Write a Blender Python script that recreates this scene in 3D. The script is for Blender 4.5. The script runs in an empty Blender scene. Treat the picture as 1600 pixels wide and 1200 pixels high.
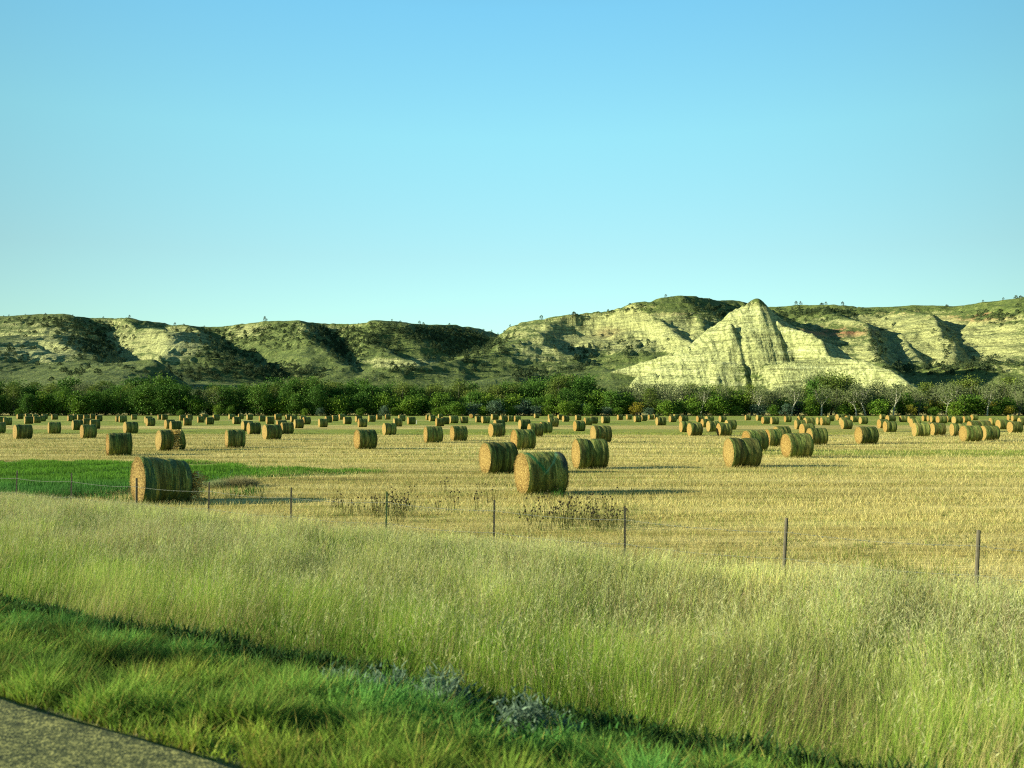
import bpy, math, random
import numpy as np
from mathutils import Vector, Matrix
random.seed(7)
rng = np.random.default_rng(11)
scene = bpy.context.scene
COL = scene.collection

# ------------------------------------------------------------------ camera
CAM_H = 3.3                      # eye height above the hay field
FPX = 1400.0                     # focal length, in pixels of the 1600 px wide photograph
HOR = 638.0                      # horizon row
PITCH = math.atan((HOR-600)/FPX)
cp, sp_ = math.cos(PITCH), math.sin(PITCH)
cam_d = bpy.data.cameras.new('camera')
cam = bpy.data.objects.new('camera', cam_d); COL.objects.link(cam)
cam.location = (0, 0, CAM_H)
cam.rotation_euler = (math.pi/2+PITCH, 0, 0)
cam_d.sensor_width = 36; cam_d.lens = 36*FPX/1600
cam_d.clip_start = 0.1; cam_d.clip_end = 12000
cam_d.dof.use_dof = True; cam_d.dof.focus_distance = 160; cam_d.dof.aperture_fstop = 2.6
scene.camera = cam

def world_at(px, py, Y):
    """world point seen at photo pixel (px,py) at forward distance Y"""
    u = (np.asarray(px, float)-800)/FPX; v = (600-np.asarray(py, float))/FPX
    fy = cp - v*sp_; fz = sp_ + v*cp
    k = Y/fy
    return u*k, Y, CAM_H + fz*k
def project(X, Y, Z):
    dz = Z-CAM_H
    f = Y*cp + dz*sp_; upv = -Y*sp_ + dz*cp
    return 800+FPX*X/f, 600-FPX*upv/f
def flat_at(px, py):
    u = (px-800)/FPX; v = (600-py)/FPX
    fy = cp-v*sp_; fz = sp_+v*cp
    k = -CAM_H/fz
    return u*k, fy*k

# road frame: s = distance away from the camera across the road, t = along it
ND = np.array([0.5195, 0.8545]); TD = np.array([-0.8545, 0.5195])
S_EDGE = 3.0; S_LIP = 5.85; S_FENCE = 16.8
PROF_S = np.array([-400, -14, -9.5, 2.9, 3.0, 3.03, 3.12, 4.2, 5.5, 5.68, 5.88, 6.2, 8.0, 10.0, 12.5, 15.0, 17.5, 1e5])
PROF_Z = np.array([0, 0, 1.52, 1.52, 1.52, 1.54, 1.535, 1.31, 1.04, 1.01, 0.78, 0.64, 0.36, 0.15, 0.04, 0.0, 0.0, 0.0])

# ------------------------------------------------------------------ noise
def _hash(ix, iy, seed):
    h = (ix.astype(np.int64)*374761393 + iy.astype(np.int64)*668265263 + seed*1442695041) & 0xffffffff
    h = ((h ^ (h >> 13))*1274126177) & 0xffffffff
    h = (h ^ (h >> 16)) & 0xffffffff
    return h/4294967295.0
def vnoise(x, y, seed=0):
    ix = np.floor(x); iy = np.floor(y); fx = x-ix; fy = y-iy
    fx = fx*fx*fx*(fx*(fx*6-15)+10); fy = fy*fy*fy*(fy*(fy*6-15)+10)
    a = _hash(ix, iy, seed); b = _hash(ix+1, iy, seed); c = _hash(ix, iy+1, seed); d = _hash(ix+1, iy+1, seed)
    return (a+(b-a)*fx)*(1-fy)+(c+(d-c)*fx)*fy*1.0
def fbm(x, y, oct=4, seed=0, gain=.5):
    s = 0; a = 1; n = 0
    for k in range(oct):
        s = s+a*(vnoise(x*2**k+k*17.3, y*2**k-k*9.1, seed+k)*2-1); n += a; a *= gain
    return s/n
def ridged(x, y, oct=3, seed=0):
    s = 0; a = 1; n = 0
    for k in range(oct):
        s = s+a*(1-np.abs(vnoise(x*2**k+k*7.3, y*2**k-k*3.1, seed+k)*2-1)); n += a; a *= .5
    return s/n
def sstep(a, b, x):
    t = np.clip((x-a)/(b-a), 0, 1); return t*t*(3-2*t)

def ground_z(X, Y):
    s = X*ND[0]+Y*ND[1]; t = X*TD[0]+Y*TD[1]
    z = np.interp(s+0.10*fbm(t*.5, s*0+3, 2, 5)*sstep(4.5, 5.5, s)*(1-sstep(8, 12, s)), PROF_S, PROF_Z)
    z = z+0.035*fbm(X*.7, Y*.7, 3, 9)*sstep(3.3, 4, s)*(1-.6*sstep(17, 30, s))
    z = z+0.10*fbm(X*.03, Y*.03, 2, 19)*sstep(30, 80, s)
    return z

# ------------------------------------------------------------------ materials
def new_mat(name):
    m = bpy.data.materials.new(name); m.use_nodes = True
    nt = m.node_tree; nt.nodes.clear()
    out = nt.nodes.new('ShaderNodeOutputMaterial')
    b = nt.nodes.new('ShaderNodeBsdfPrincipled'); nt.links.new(b.outputs[0], out.inputs[0])
    b.inputs['Roughness'].default_value = .9
    b.inputs['Specular IOR Level'].default_value = .15
    return m, nt, b, out
def N(nt, t, **kw):
    n = nt.nodes.new(t)
    for k, v in kw.items():
        if k in n.inputs: n.inputs[k].default_value = v
        else: setattr(n, k, v)
    return n
def L(nt, a, b): nt.links.new(a, b)
def ramp(nt, fac, stops, interp='LINEAR'):
    r = nt.nodes.new('ShaderNodeValToRGB'); r.color_ramp.interpolation = interp
    e = r.color_ramp.elements
    while len(e) < len(stops): e.new(.5)
    for el, (p, c) in zip(e, stops):
        el.position = p; el.color = (c[0], c[1], c[2], 1) if not isinstance(c, (int, float)) else (c, c, c, 1)
    L(nt, fac, r.inputs[0]); return r.outputs[0]
def mix(nt, fac, a, b, blend='MIX'):
    m = nt.nodes.new('ShaderNodeMix'); m.data_type = 'RGBA'; m.blend_type = blend
    for sock, v in ((m.inputs[0], fac), (m.inputs[6], a), (m.inputs[7], b)):
        if isinstance(v, bpy.types.NodeSocket): L(nt, v, sock)
        elif isinstance(v, (int, float)): sock.default_value = v
        else: sock.default_value = (v[0], v[1], v[2], 1)
    return m.outputs[2]
def mth(nt, op, a, b=None, c=None):
    m = nt.nodes.new('ShaderNodeMath'); m.operation = op
    for i, v in enumerate((a, b, c)):
        if v is None: continue
        if isinstance(v, bpy.types.NodeSocket): L(nt, v, m.inputs[i])
        else: m.inputs[i].default_value = v
    return m.outputs[0]
def noise(nt, vec, scale, detail=4, rough=.55, dist=0):
    n = N(nt, 'ShaderNodeTexNoise'); n.inputs['Scale'].default_value = scale
    n.inputs['Detail'].default_value = detail; n.inputs['Roughness'].default_value = rough
    n.inputs['Distortion'].default_value = dist
    if vec is not None: L(nt, vec, n.inputs['Vector'])
    return n.outputs['Fac']
def mapping(nt, vec, scale=(1, 1, 1), rot=(0, 0, 0), loc=(0, 0, 0)):
    m = N(nt, 'ShaderNodeMapping'); m.inputs['Scale'].default_value = scale
    m.inputs['Rotation'].default_value = rot; m.inputs['Location'].default_value = loc
    L(nt, vec, m.inputs['Vector']); return m.outputs[0]
def bump(nt, b, h, strength=.5, dist=.1):
    n = N(nt, 'ShaderNodeBump'); n.inputs['Strength'].default_value = strength; n.inputs['Distance'].default_value = dist
    L(nt, h, n.inputs['Height']); L(nt, n.outputs[0], b.inputs['Normal'])

def mat_blades(name, transl=.3, tint=(1, 1, 1)):
    """material that takes its albedo from the blade colours stored on the mesh"""
    m, nt, b, out = new_mat(name)
    at = N(nt, 'ShaderNodeAttribute', attribute_name='Col')
    c = mix(nt, 1.0, at.outputs['Color'], tint, 'MULTIPLY')
    L(nt, c, b.inputs['Base Color'])
    tr = N(nt, 'ShaderNodeBsdfTranslucent'); L(nt, c, tr.inputs[0])
    ms = N(nt, 'ShaderNodeMixShader'); ms.inputs[0].default_value = transl
    L(nt, b.outputs[0], ms.inputs[1]); L(nt, tr.outputs[0], ms.inputs[2]); L(nt, ms.outputs[0], out.inputs[0])
    return m
M_BLADES = mat_blades('grass_blades')
M_STRAWBITS = mat_blades('straw_bits', .15)

def mat_leaves(name, cols, transl=.22):
    m, nt, b, out = new_mat(name)
    at = N(nt, 'ShaderNodeAttribute', attribute_name='Col')
    sep = N(nt, 'ShaderNodeSeparateColor'); L(nt, at.outputs['Color'], sep.inputs[0])
    oi = N(nt, 'ShaderNodeObjectInfo')
    f = mth(nt, 'ADD', mth(nt, 'MULTIPLY', sep.outputs[0], .62), mth(nt, 'MULTIPLY', oi.outputs['Random'], .38))
    c = ramp(nt, f, [(i/(len(cols)-1), k) for i, k in enumerate(cols)])
    L(nt, c, b.inputs['Base Color'])
    tr = N(nt, 'ShaderNodeBsdfTranslucent'); L(nt, c, tr.inputs[0])
    ms = N(nt, 'ShaderNodeMixShader'); ms.inputs[0].default_value = transl
    L(nt, b.outputs[0], ms.inputs[1]); L(nt, tr.outputs[0], ms.inputs[2]); L(nt, ms.outputs[0], out.inputs[0])
    return m
def mat_plain(name, col, rough=.85, nscale=6, var=.35):
    m, nt, b, out = new_mat(name)
    tc = N(nt, 'ShaderNodeTexCoord')
    n = noise(nt, tc.outputs['Object'], nscale, 5)
    c = mix(nt, n, tuple(k*(1-var) for k in col), tuple(min(1, k*(1+var)) for k in col))
    L(nt, c, b.inputs['Base Color']); b.inputs['Roughness'].default_value = rough
    return m

# ---- field
def make_field_mat():
    m, nt, b, out = new_mat('field_stubble')
    tc = N(nt, 'ShaderNodeTexCoord'); P = tc.outputs['Object']
    sx = N(nt, 'ShaderNodeSeparateXYZ'); L(nt, P, sx.inputs[0]); Y = sx.outputs['Y']; X = sx.outputs['X']
    # mowing swaths run across the view
    wob = noise(nt, P, .02, 2)
    n1 = noise(nt, mapping(nt, P, (.035, .42, 1), (0, 0, .02)), 1.0, 6, .65, .3)
    n2 = noise(nt, mapping(nt, P, (.5, 3.2, 1), (0, 0, .02)), 1.0, 6, .7)
    n3 = noise(nt, P, 9.0, 5, .75)
    f = mth(nt, 'ADD', mth(nt, 'MULTIPLY', n1, .62), mth(nt, 'ADD', mth(nt, 'MULTIPLY', n2, .22), mth(nt, 'MULTIPLY', n3, .16)))
    straw = ramp(nt, f, [(.38, (.15, .11, .024)), (.46, (.31, .235, .052)), (.54, (.48, .385, .125)), (.64, (.69, .57, .225))])
    # green regrowth: bands at set distances, blotched
    gn = noise(nt, mapping(nt, P, (.012, .06, 1)), 1.0, 4, .6)
    def band(c, w, amp, seedoff):
        yy = mth(nt, 'ADD', Y, mth(nt, 'MULTIPLY', mth(nt, 'SUBTRACT', noise(nt, mapping(nt, P, (.01, .02, 1), (0, 0, 0), (seedoff, 0, 0)), 1, 3), .5), 26))
        d = mth(nt, 'ABSOLUTE', mth(nt, 'SUBTRACT', yy, c))
        mr = N(nt, 'ShaderNodeMapRange'); mr.interpolation_type = 'SMOOTHSTEP'
        L(nt, d, mr.inputs[0]); mr.inputs[1].default_value = w; mr.inputs[2].default_value = w*.6
        mr.inputs[3].default_value = 0; mr.inputs[4].default_value = amp
        return mr.outputs[0]
    left = N(nt, 'ShaderNodeMapRange'); L(nt, X, left.inputs[0]); left.inputs[1].default_value = 60; left.inputs[2].default_value = -5
    left.inputs[3].default_value = .45; left.inputs[4].default_value = 1
    g = mth(nt, 'MULTIPLY', band(127, 17, 1.0, 3), left.outputs[0])
    g = mth(nt, 'MAXIMUM', g, band(208, 42, .95, 11))
    g = mth(nt, 'MAXIMUM', g, band(330, 100, .9, 31))
    rightb = N(nt, 'ShaderNodeMapRange'); L(nt, X, rightb.inputs[0]); rightb.inputs[1].default_value = 8; rightb.inputs[2].default_value = 28
    g = mth(nt, 'MAXIMUM', g, mth(nt, 'MULTIPLY', band(66, 5, .8, 57), rightb.outputs[0]))
    # low green tufts scattered everywhere
    tuft = noise(nt, mapping(nt, P, (.10, .45, 1)), 1.0, 5, .7)
    tf = N(nt, 'ShaderNodeMapRange'); L(nt, tuft, tf.inputs[0]); tf.inputs[1].default_value = .53; tf.inputs[2].default_value = .72; tf.inputs[4].default_value = .55
    g = mth(nt, 'MAXIMUM', g, tf.outputs[0])
    g = mth(nt, 'MULTIPLY', g, mth(nt, 'ADD', .5, mth(nt, 'MULTIPLY', n2, 1.15)))
    green = ramp(nt, n2, [(.3, (.09, .115, .013)), (.55, (.21, .24, .027)), (.75, (.36, .36, .065))])
    c = mix(nt, g, straw, green)
    # lush patch close by on the left (one blotched ellipse and its tail)
    def ell(cx, cy, rx, ry):
        dx = mth(nt, 'DIVIDE', mth(nt, 'SUBTRACT', X, cx), rx); dy = mth(nt, 'DIVIDE', mth(nt, 'SUBTRACT', Y, cy), ry)
        return mth(nt, 'ADD', mth(nt, 'MULTIPLY', dx, dx), mth(nt, 'MULTIPLY', dy, dy))
    e = mth(nt, 'MINIMUM', mth(nt, 'MINIMUM', ell(-28, 44, 15.5, 11.5), ell(-23, 35.5, 8.5, 5)), ell(-15, 46.2, 7.5, 3.6))
    e = mth(nt, 'ADD', e, mth(nt, 'MULTIPLY', mth(nt, 'SUBTRACT', noise(nt, P, .35, 4), .5), 1.3))
    mr = N(nt, 'ShaderNodeMapRange'); L(nt, e, mr.inputs[0]); mr.inputs[1].default_value = 1.1; mr.inputs[2].default_value = .8; mr.inputs[3].default_value = 0; mr.inputs[4].default_value = 1
    c = mix(nt, mr.outputs[0], c, mix(nt, n3, (.02, .08, .012), (.07, .20, .03)))
    # soil and thatch below the roadside grass
    sdist = mth(nt, 'ADD', mth(nt, 'MULTIPLY', X, float(ND[0])), mth(nt, 'MULTIPLY', Y, float(ND[1])))
    ms = N(nt, 'ShaderNodeMapRange'); L(nt, sdist, ms.inputs[0]); ms.inputs[1].default_value = 17.6; ms.inputs[2].default_value = 16.2
    c = mix(nt, ms.outputs[0], c, mix(nt, n3, (.05, .07, .015), (.16, .17, .05)))
    L(nt, c, b.inputs['Base Color'])
    h = mth(nt, 'ADD', mth(nt, 'MULTIPLY', n3, .5), mth(nt, 'MULTIPLY', n2, 1.0))
    bump(nt, b, h, .75, .16)
    return m

def make_road_mat():
    m, nt, b, out = new_mat('asphalt')
    tc = N(nt, 'ShaderNodeTexCoord'); P = mapping(nt, tc.outputs['Object'], (1, 1, 1), (0, 0, 0.546))
    P2 = mapping(nt, tc.outputs['Object'], (14, 38, 14), (0, 0, 0.546))
    n = noise(nt, P2, 1.0, 4, .7)
    v = N(nt, 'ShaderNodeTexVoronoi'); v.inputs['Scale'].default_value = 75; L(nt, P, v.inputs['Vector'])
    f = mth(nt, 'ADD', mth(nt, 'MULTIPLY', n, .7), mth(nt, 'MULTIPLY', v.outputs['Distance'], .45))
    c = ramp(nt, f, [(.36, (.008, .010, .004)), (.47, (.034, .042, .015)), (.6, (.095, .10, .032)), (.74, (.30, .28, .09))])
    L(nt, c, b.inputs['Base Color']); bump(nt, b, f, .6, .01)
    b.inputs['Roughness'].default_value = .8
    return m

def make_hill_mat():
    m, nt, b, out = new_mat('badland_clay_and_grass')
    tc = N(nt, 'ShaderNodeTexCoord'); P = tc.outputs['Object']
    at = N(nt, 'ShaderNodeAttribute', attribute_name='mask')
    sep = N(nt, 'ShaderNodeSeparateColor'); L(nt, at.outputs['Color'], sep.inputs[0])
    rock, red, white = sep.outputs[0], sep.outputs[1], sep.outputs[2]
    geo = N(nt, 'ShaderNodeNewGeometry'); gs = N(nt, 'ShaderNodeSeparateXYZ'); L(nt, geo.outputs['True Normal'], gs.inputs[0])
    sx = N(nt, 'ShaderNodeSeparateXYZ'); L(nt, P, sx.inputs[0])
    # strata: noise stretched along the bedding
    wv = noise(nt, P, .012, 3)
    zz = mth(nt, 'ADD', sx.outputs['Z'], mth(nt, 'MULTIPLY', wv, 9))
    cz = N(nt, 'ShaderNodeCombineXYZ'); L(nt, mth(nt, 'MULTIPLY', sx.outputs['X'], .012), cz.inputs[0]); L(nt, mth(nt, 'MULTIPLY', sx.outputs['Y'], .012), cz.inputs[1]); L(nt, mth(nt, 'MULTIPLY', zz, .33), cz.inputs[2])
    st = noise(nt, cz.outputs[0], 1.0, 5, .7)
    n1 = noise(nt, P, .11, 6, .7); n2 = noise(nt, P, .45, 5, .75)
    clay = ramp(nt, st, [(.32, (.17, .175, .075)), (.44, (.30, .305, .125)), (.52, (.39, .40, .165)), (.62, (.24, .245, .105)), (.72, (.44, .45, .20))])
    clay = mix(nt, white, clay, ramp(nt, st, [(.3, (.28, .295, .12)), (.45, (.40, .42, .18)), (.55, (.44, .46, .21)), (.7, (.54, .56, .29))]))
    clay = mix(nt, .8, clay, ramp(nt, n2, [(.36, (.18, .2, .16)), (.52, (.8, .8, .75)), (.64, (1.15, 1.15, 1.1))]), 'MULTIPLY')
    # thin dark partings in the beds and rills down the faces
    cz2 = N(nt, 'ShaderNodeCombineXYZ'); L(nt, mth(nt, 'MULTIPLY', sx.outputs['X'], .03), cz2.inputs[0]); L(nt, mth(nt, 'MULTIPLY', sx.outputs['Y'], .03), cz2.inputs[1]); L(nt, mth(nt, 'MULTIPLY', zz, 1.1), cz2.inputs[2])
    st2 = noise(nt, cz2.outputs[0], 1.0, 3, .6)
    clay = mix(nt, .75, clay, ramp(nt, st2, [(.36, (.35, .35, .3)), (.46, (1, 1, 1)), (.7, (1.12, 1.12, 1.1))]), 'MULTIPLY')
    rl = noise(nt, mapping(nt, P, (.35, .02, .03)), 1.0, 5, .7)
    clay = mix(nt, .7, clay, ramp(nt, rl, [(.34, (.35, .38, .3)), (.5, (1, 1, 1)), (.7, (1.15, 1.15, 1.1))]), 'MULTIPLY')
    clay = mix(nt, red, clay, mix(nt, n1, (.20, .085, .04), (.32, .17, .09)))
    grass = ramp(nt, n1, [(.3, (.045, .068, .016)), (.5, (.105, .138, .034)), (.66, (.17, .19, .055)), (.8, (.25, .235, .085))])
    grass = mix(nt, .85, grass, ramp(nt, n2, [(.35, (.3, .34, .28)), (.55, (1, 1, 1)), (.7, (1.35, 1.3, 1.2))]), 'MULTIPLY')
    # steep faces bare, gentle ones grassed; broken up by noise
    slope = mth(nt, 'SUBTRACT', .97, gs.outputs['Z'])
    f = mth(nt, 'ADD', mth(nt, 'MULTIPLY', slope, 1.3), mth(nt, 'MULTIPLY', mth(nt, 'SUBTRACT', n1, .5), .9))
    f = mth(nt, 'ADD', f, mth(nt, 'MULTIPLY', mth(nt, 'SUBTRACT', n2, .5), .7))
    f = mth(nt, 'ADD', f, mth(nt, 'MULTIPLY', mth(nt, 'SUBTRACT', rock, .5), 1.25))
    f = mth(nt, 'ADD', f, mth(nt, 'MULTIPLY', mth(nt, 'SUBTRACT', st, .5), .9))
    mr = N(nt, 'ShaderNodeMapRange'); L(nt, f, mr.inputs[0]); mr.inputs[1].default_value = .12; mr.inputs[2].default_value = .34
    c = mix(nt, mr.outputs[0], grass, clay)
    # scrub speckle
    v = N(nt, 'ShaderNodeTexVoronoi'); v.inputs['Scale'].default_value = .19; L(nt, P, v.inputs['Vector'])
    spk = N(nt, 'ShaderNodeMapRange'); L(nt, v.outputs['Distance'], spk.inputs[0]); spk.inputs[1].default_value = .30; spk.inputs[2].default_value = .16; spk.inputs[3].default_value = 0; spk.inputs[4].default_value = .7
    sfn = N(nt, 'ShaderNodeMapRange'); L(nt, n1, sfn.inputs[0]); sfn.inputs[1].default_value = .42; sfn.inputs[2].default_value = .56
    sf = mth(nt, 'MULTIPLY', mth(nt, 'MULTIPLY', spk.outputs[0], sfn.outputs[0]), mth(nt, 'SUBTRACT', 1.0, mth(nt, 'MULTIPLY', white, .6)))
    c = mix(nt, mth(nt, 'MULTIPLY', sf, .85), c, (.035, .05, .018))
    L(nt, c, b.inputs['Base Color'])
    h = mth(nt, 'ADD', mth(nt, 'MULTIPLY', n1, 2.2), mth(nt, 'ADD', n2, mth(nt, 'MULTIPLY', st, 1.2)))
    bump(nt, b, h, .8, 2.0)
    return m

# ------------------------------------------------------------------ mesh helpers
def mesh_np(name, V, F, mats=(), col=None, mask=None, smooth=False, fsize=None, midx=None):
    """V (n,3); F (m,k) array or list of arrays of different k"""
    me = bpy.data.meshes.new(name)
    Fs = F if isinstance(F, list) else [F]
    V = np.asarray(V, np.float32)
    me.vertices.add(len(V)); me.vertices.foreach_set('co', V.ravel())
    loops = np.concatenate([f.ravel() for f in Fs]).astype(np.int32)
    sizes = np.concatenate([np.full(len(f), f.shape[1]) for f in Fs]).astype(np.int32)
    starts = np.concatenate([[0], np.cumsum(sizes)[:-1]]).astype(np.int32)
    me.loops.add(len(loops)); me.loops.foreach_set('vertex_index', loops)
    me.polygons.add(len(sizes)); me.polygons.foreach_set('loop_start', starts)
    if midx is not None: me.polygons.foreach_set('material_index', np.asarray(midx, np.int32))
    me.polygons.foreach_set('use_smooth', np.full(len(sizes), smooth, dtype=bool))
    for nm, arr in (('Col', col), ('mask', mask)):
        if arr is not None:
            a = me.color_attributes.new(nm, 'FLOAT_COLOR', 'POINT')
            full = np.ones((len(V), 4), np.float32); full[:, :arr.shape[1]] = arr
            a.data.foreach_set('color', full.ravel())
    for m in mats: me.materials.append(m)
    me.update(calc_edges=True)
    return me
def obj(name, me, parent=None, loc=None, **props):
    o = bpy.data.objects.new(name, me); COL.objects.link(o)
    if parent is not None: o.parent = parent
    if loc is not None: o.location = loc
    for k, v in props.items(): o[k] = v
    return o
def empty(name, loc=(0, 0, 0), rz=0, **props):
    o = bpy.data.objects.new(name, None); COL.objects.link(o); o.location = loc; o.rotation_euler = (0, 0, rz)
    o.empty_display_size = .2
    for k, v in props.items(): o[k] = v
    return o
def copy_tree(src, **props):
    c = src.copy(); COL.objects.link(c)
    for k, v in props.items(): c[k] = v
    for ch in src.children:
        d = ch.copy(); COL.objects.link(d); d.parent = c
        for g in ch.children:
            e = g.copy(); COL.objects.link(e); e.parent = d
    return c
def grid_faces(nu, nv, wrap=False):
    i = np.arange(nu-1 if not wrap else nu)[:, None]; j = np.arange(nv-1)[None, :]
    a = i*nv+j; b = ((i+1) % nu)*nv+j
    return np.stack([a, b, b+1, a+1], -1).reshape(-1, 4)
class Acc:
    def __init__(s): s.V = []; s.F = []; s.n = 0; s.C = []
    def add(s, V, F, c=None):
        V = np.asarray(V, float); F = np.asarray(F, int)
        s.V.append(V); s.F.append(F+s.n); s.n += len(V)
        s.C.append(np.tile(np.asarray(c if c is not None else (1, 1, 1), float), (len(V), 1)) if np.ndim(c) < 2 else c)
    def mesh(s, name, mats, smooth=False, col=False):
        ks = sorted({f.shape[1] for f in s.F})
        Fs = [np.concatenate([f for f in s.F if f.shape[1] == k]) for k in ks]
        return mesh_np(name, np.concatenate(s.V), Fs, mats, col=np.concatenate(s.C) if col else None, smooth=smooth)
def tube(pts, radii, n=6, cap=True):
    pts = np.asarray(pts, float); rings = []
    for i, p in enumerate(pts):
        d = pts[min(i+1, len(pts)-1)]-pts[max(i-1, 0)]; d = d/np.linalg.norm(d)
        a = np.cross(d, [0, 0, 1.]) if abs(d[2]) < .9 else np.cross(d, [1., 0, 0]); a /= np.linalg.norm(a); b_ = np.cross(d, a)
        th = np.arange(n)/n*2*math.pi
        rings.append(p+radii[i]*(np.cos(th)[:, None]*a+np.sin(th)[:, None]*b_))
    V = np.concatenate(rings); m = len(pts); F = []
    for i in range(m-1):
        for j in range(n):
            F.append([i*n+j, i*n+(j+1) % n, (i+1)*n+(j+1) % n, (i+1)*n+j])
    return V, np.array(F)

def blades(pos, height, lean, width, croot, ctip, heads=None, headcol=None, face=None, segs=2, curve=.5):
    """vectorised grass blades. pos (n,3). lean (n,2) horizontal tip offset. returns V,F list,col"""
    n = len(pos); ang = rng.uniform(0, 2*math.pi, n) if face is None else face
    sd = np.stack([np.cos(ang), np.sin(ang), np.zeros(n)], 1)
    fr = np.linspace(0, 1, segs+1)
    Vs = []; Cs = []
    for k, f in enumerate(fr):
        c = pos.copy()
        c[:, :2] += lean*(f**(1+curve))[..., None] if np.ndim(f) else lean*f**(1+curve)
        c[:, 2] += height*f
        cc = croot+(ctip-croot)*f
        if k < segs:
            w = (width*(1-.55*f))[:, None]*.5
            Vs += [c-sd*w, c+sd*w]; Cs += [cc, cc]
        else:
            Vs += [c]; Cs += [cc]
    k = 2*segs+1
    V = np.stack(Vs, 1).reshape(-1, 3); C = np.stack(Cs, 1).reshape(-1, 3)
    base = np.arange(n)[:, None]*k
    Q = np.concatenate([base+np.array([2*i, 2*i+1, 2*i+3, 2*i+2]) for i in range(segs-1)]) if segs > 1 else np.zeros((0, 4), int)
    T = base+np.array([2*segs-2, 2*segs-1, 2*segs])
    F = [T, Q] if segs > 1 else [T]
    if heads is not None and heads.any():
        h = np.where(heads)[0]; m = len(h); off = len(V)
        tip = pos[h].copy(); tip[:, :2] += lean[h]; tip[:, 2] += height[h]
        hl = height[h]*rng.uniform(.18, .32, m)
        dirv = np.concatenate([lean[h]*1.3, height[h][:, None]], 1); dirv /= np.linalg.norm(dirv, axis=1)[:, None]
        hc = headcol['c'][h] if headcol['c'].ndim == 2 and len(headcol['c']) == n else np.tile(headcol['c'], (m, 1))
        # an open panicle: seven short sprays leaving the stem at different heights
        K = 7; hv = []; 
        for q in range(K):
            o = tip+dirv*(hl*(-.75+.85*q/K))[:, None]
            a2 = rng.uniform(0, 2*math.pi, m); spread = hl*(.24-.17*q/K)*rng.uniform(.6, 1.3, m)
            e_ = o+dirv*(hl*.26)[:, None]+np.stack([np.cos(a2)*spread, np.sin(a2)*spread, -.25*spread], -1)
            w2 = np.cross(e_-o, rng.normal(0, 1, (m, 3))); w2 /= np.linalg.norm(w2, axis=1)[:, None]+1e-9; w2 *= (.0026*headcol['w'])
            hv += [o, (o+e_)/2+w2, e_, (o+e_)/2-w2]
        HV = np.stack(hv, 1).reshape(-1, 3); HC = np.repeat(hc, 4*K, axis=0)
        b = off+np.arange(m*K)[:, None]*4
        Q2 = b+np.array([0, 1, 2, 3])
        V = np.concatenate([V, HV]); C = np.concatenate([C, HC])
        if len(F) == 2: F[1] = np.concatenate([F[1], Q2])
        else: F.append(Q2)
    return V, F, C
def lerp(a, b, t): a = np.asarray(a, float); b = np.asarray(b, float); return a+(b-a)*np.asarray(t)[:, None]

# ================================================================== GROUND + ROAD
def spaced(lst):
    out = []
    for a, b, n in lst: out.append(np.linspace(a, b, n, endpoint=False))
    return np.concatenate(out)
S = np.concatenate([spaced([(-3500, -400, 6), (-400, -14, 8), (-14, 2.6, 12), (2.6, 3.3, 14), (3.3, 5.6, 22), (5.6, 6.6, 20), (6.6, 12, 36), (12, 60, 150), (60, 300, 100), (300, 6000, 30)]), [6000.]])
T = np.concatenate([spaced([(-6000, -200, 20), (-200, -30, 30), (-30, 60, 320), (60, 400, 90), (400, 6000, 30)]), [6000.]])
SS, TT = np.meshgrid(S, T, indexing='ij')
GX = SS*ND[0]+TT*TD[0]; GY = SS*ND[1]+TT*TD[1]
GZ = ground_z(GX, GY)
GZ = np.where((SS > 430), np.minimum(GZ, 0)-0.0, GZ)
gv = np.stack([GX, GY, GZ], -1).reshape(-1, 3)
F = grid_faces(len(S), len(T))[:, ::-1]
ground = obj('field', mesh_np('field', gv, F, [make_field_mat()], smooth=True), kind='structure')

# road: slab with a crisp dropped edge, own thickness
tt = np.concatenate([np.arange(-60, -6, .5), np.arange(-6, 16, .04), np.arange(16, 130, .5)])
edge = S_EDGE+0.030*fbm(tt*1.3, tt*0, 4, 3, .65)
prof = [(-9.4, 1.53), (-9.35, 1.585), (-3.2, 1.63), (2.0, 1.605)]
rows = []
for t_, e_ in zip(tt, edge):
    r = [(s_, z_) for s_, z_ in prof]+[(e_-.03, 1.598), (e_, 1.585), (e_+.008, 1.40)]
    rows.append([(s_*ND[0]+t_*TD[0], s_*ND[1]+t_*TD[1], z_) for s_, z_ in r])
rv = np.array(rows); m_, k_ = rv.shape[:2]
road = obj('road', mesh_np('road', rv.reshape(-1, 3), grid_faces(m_, k_), [make_road_mat()], smooth=False), kind='structure')

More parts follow.
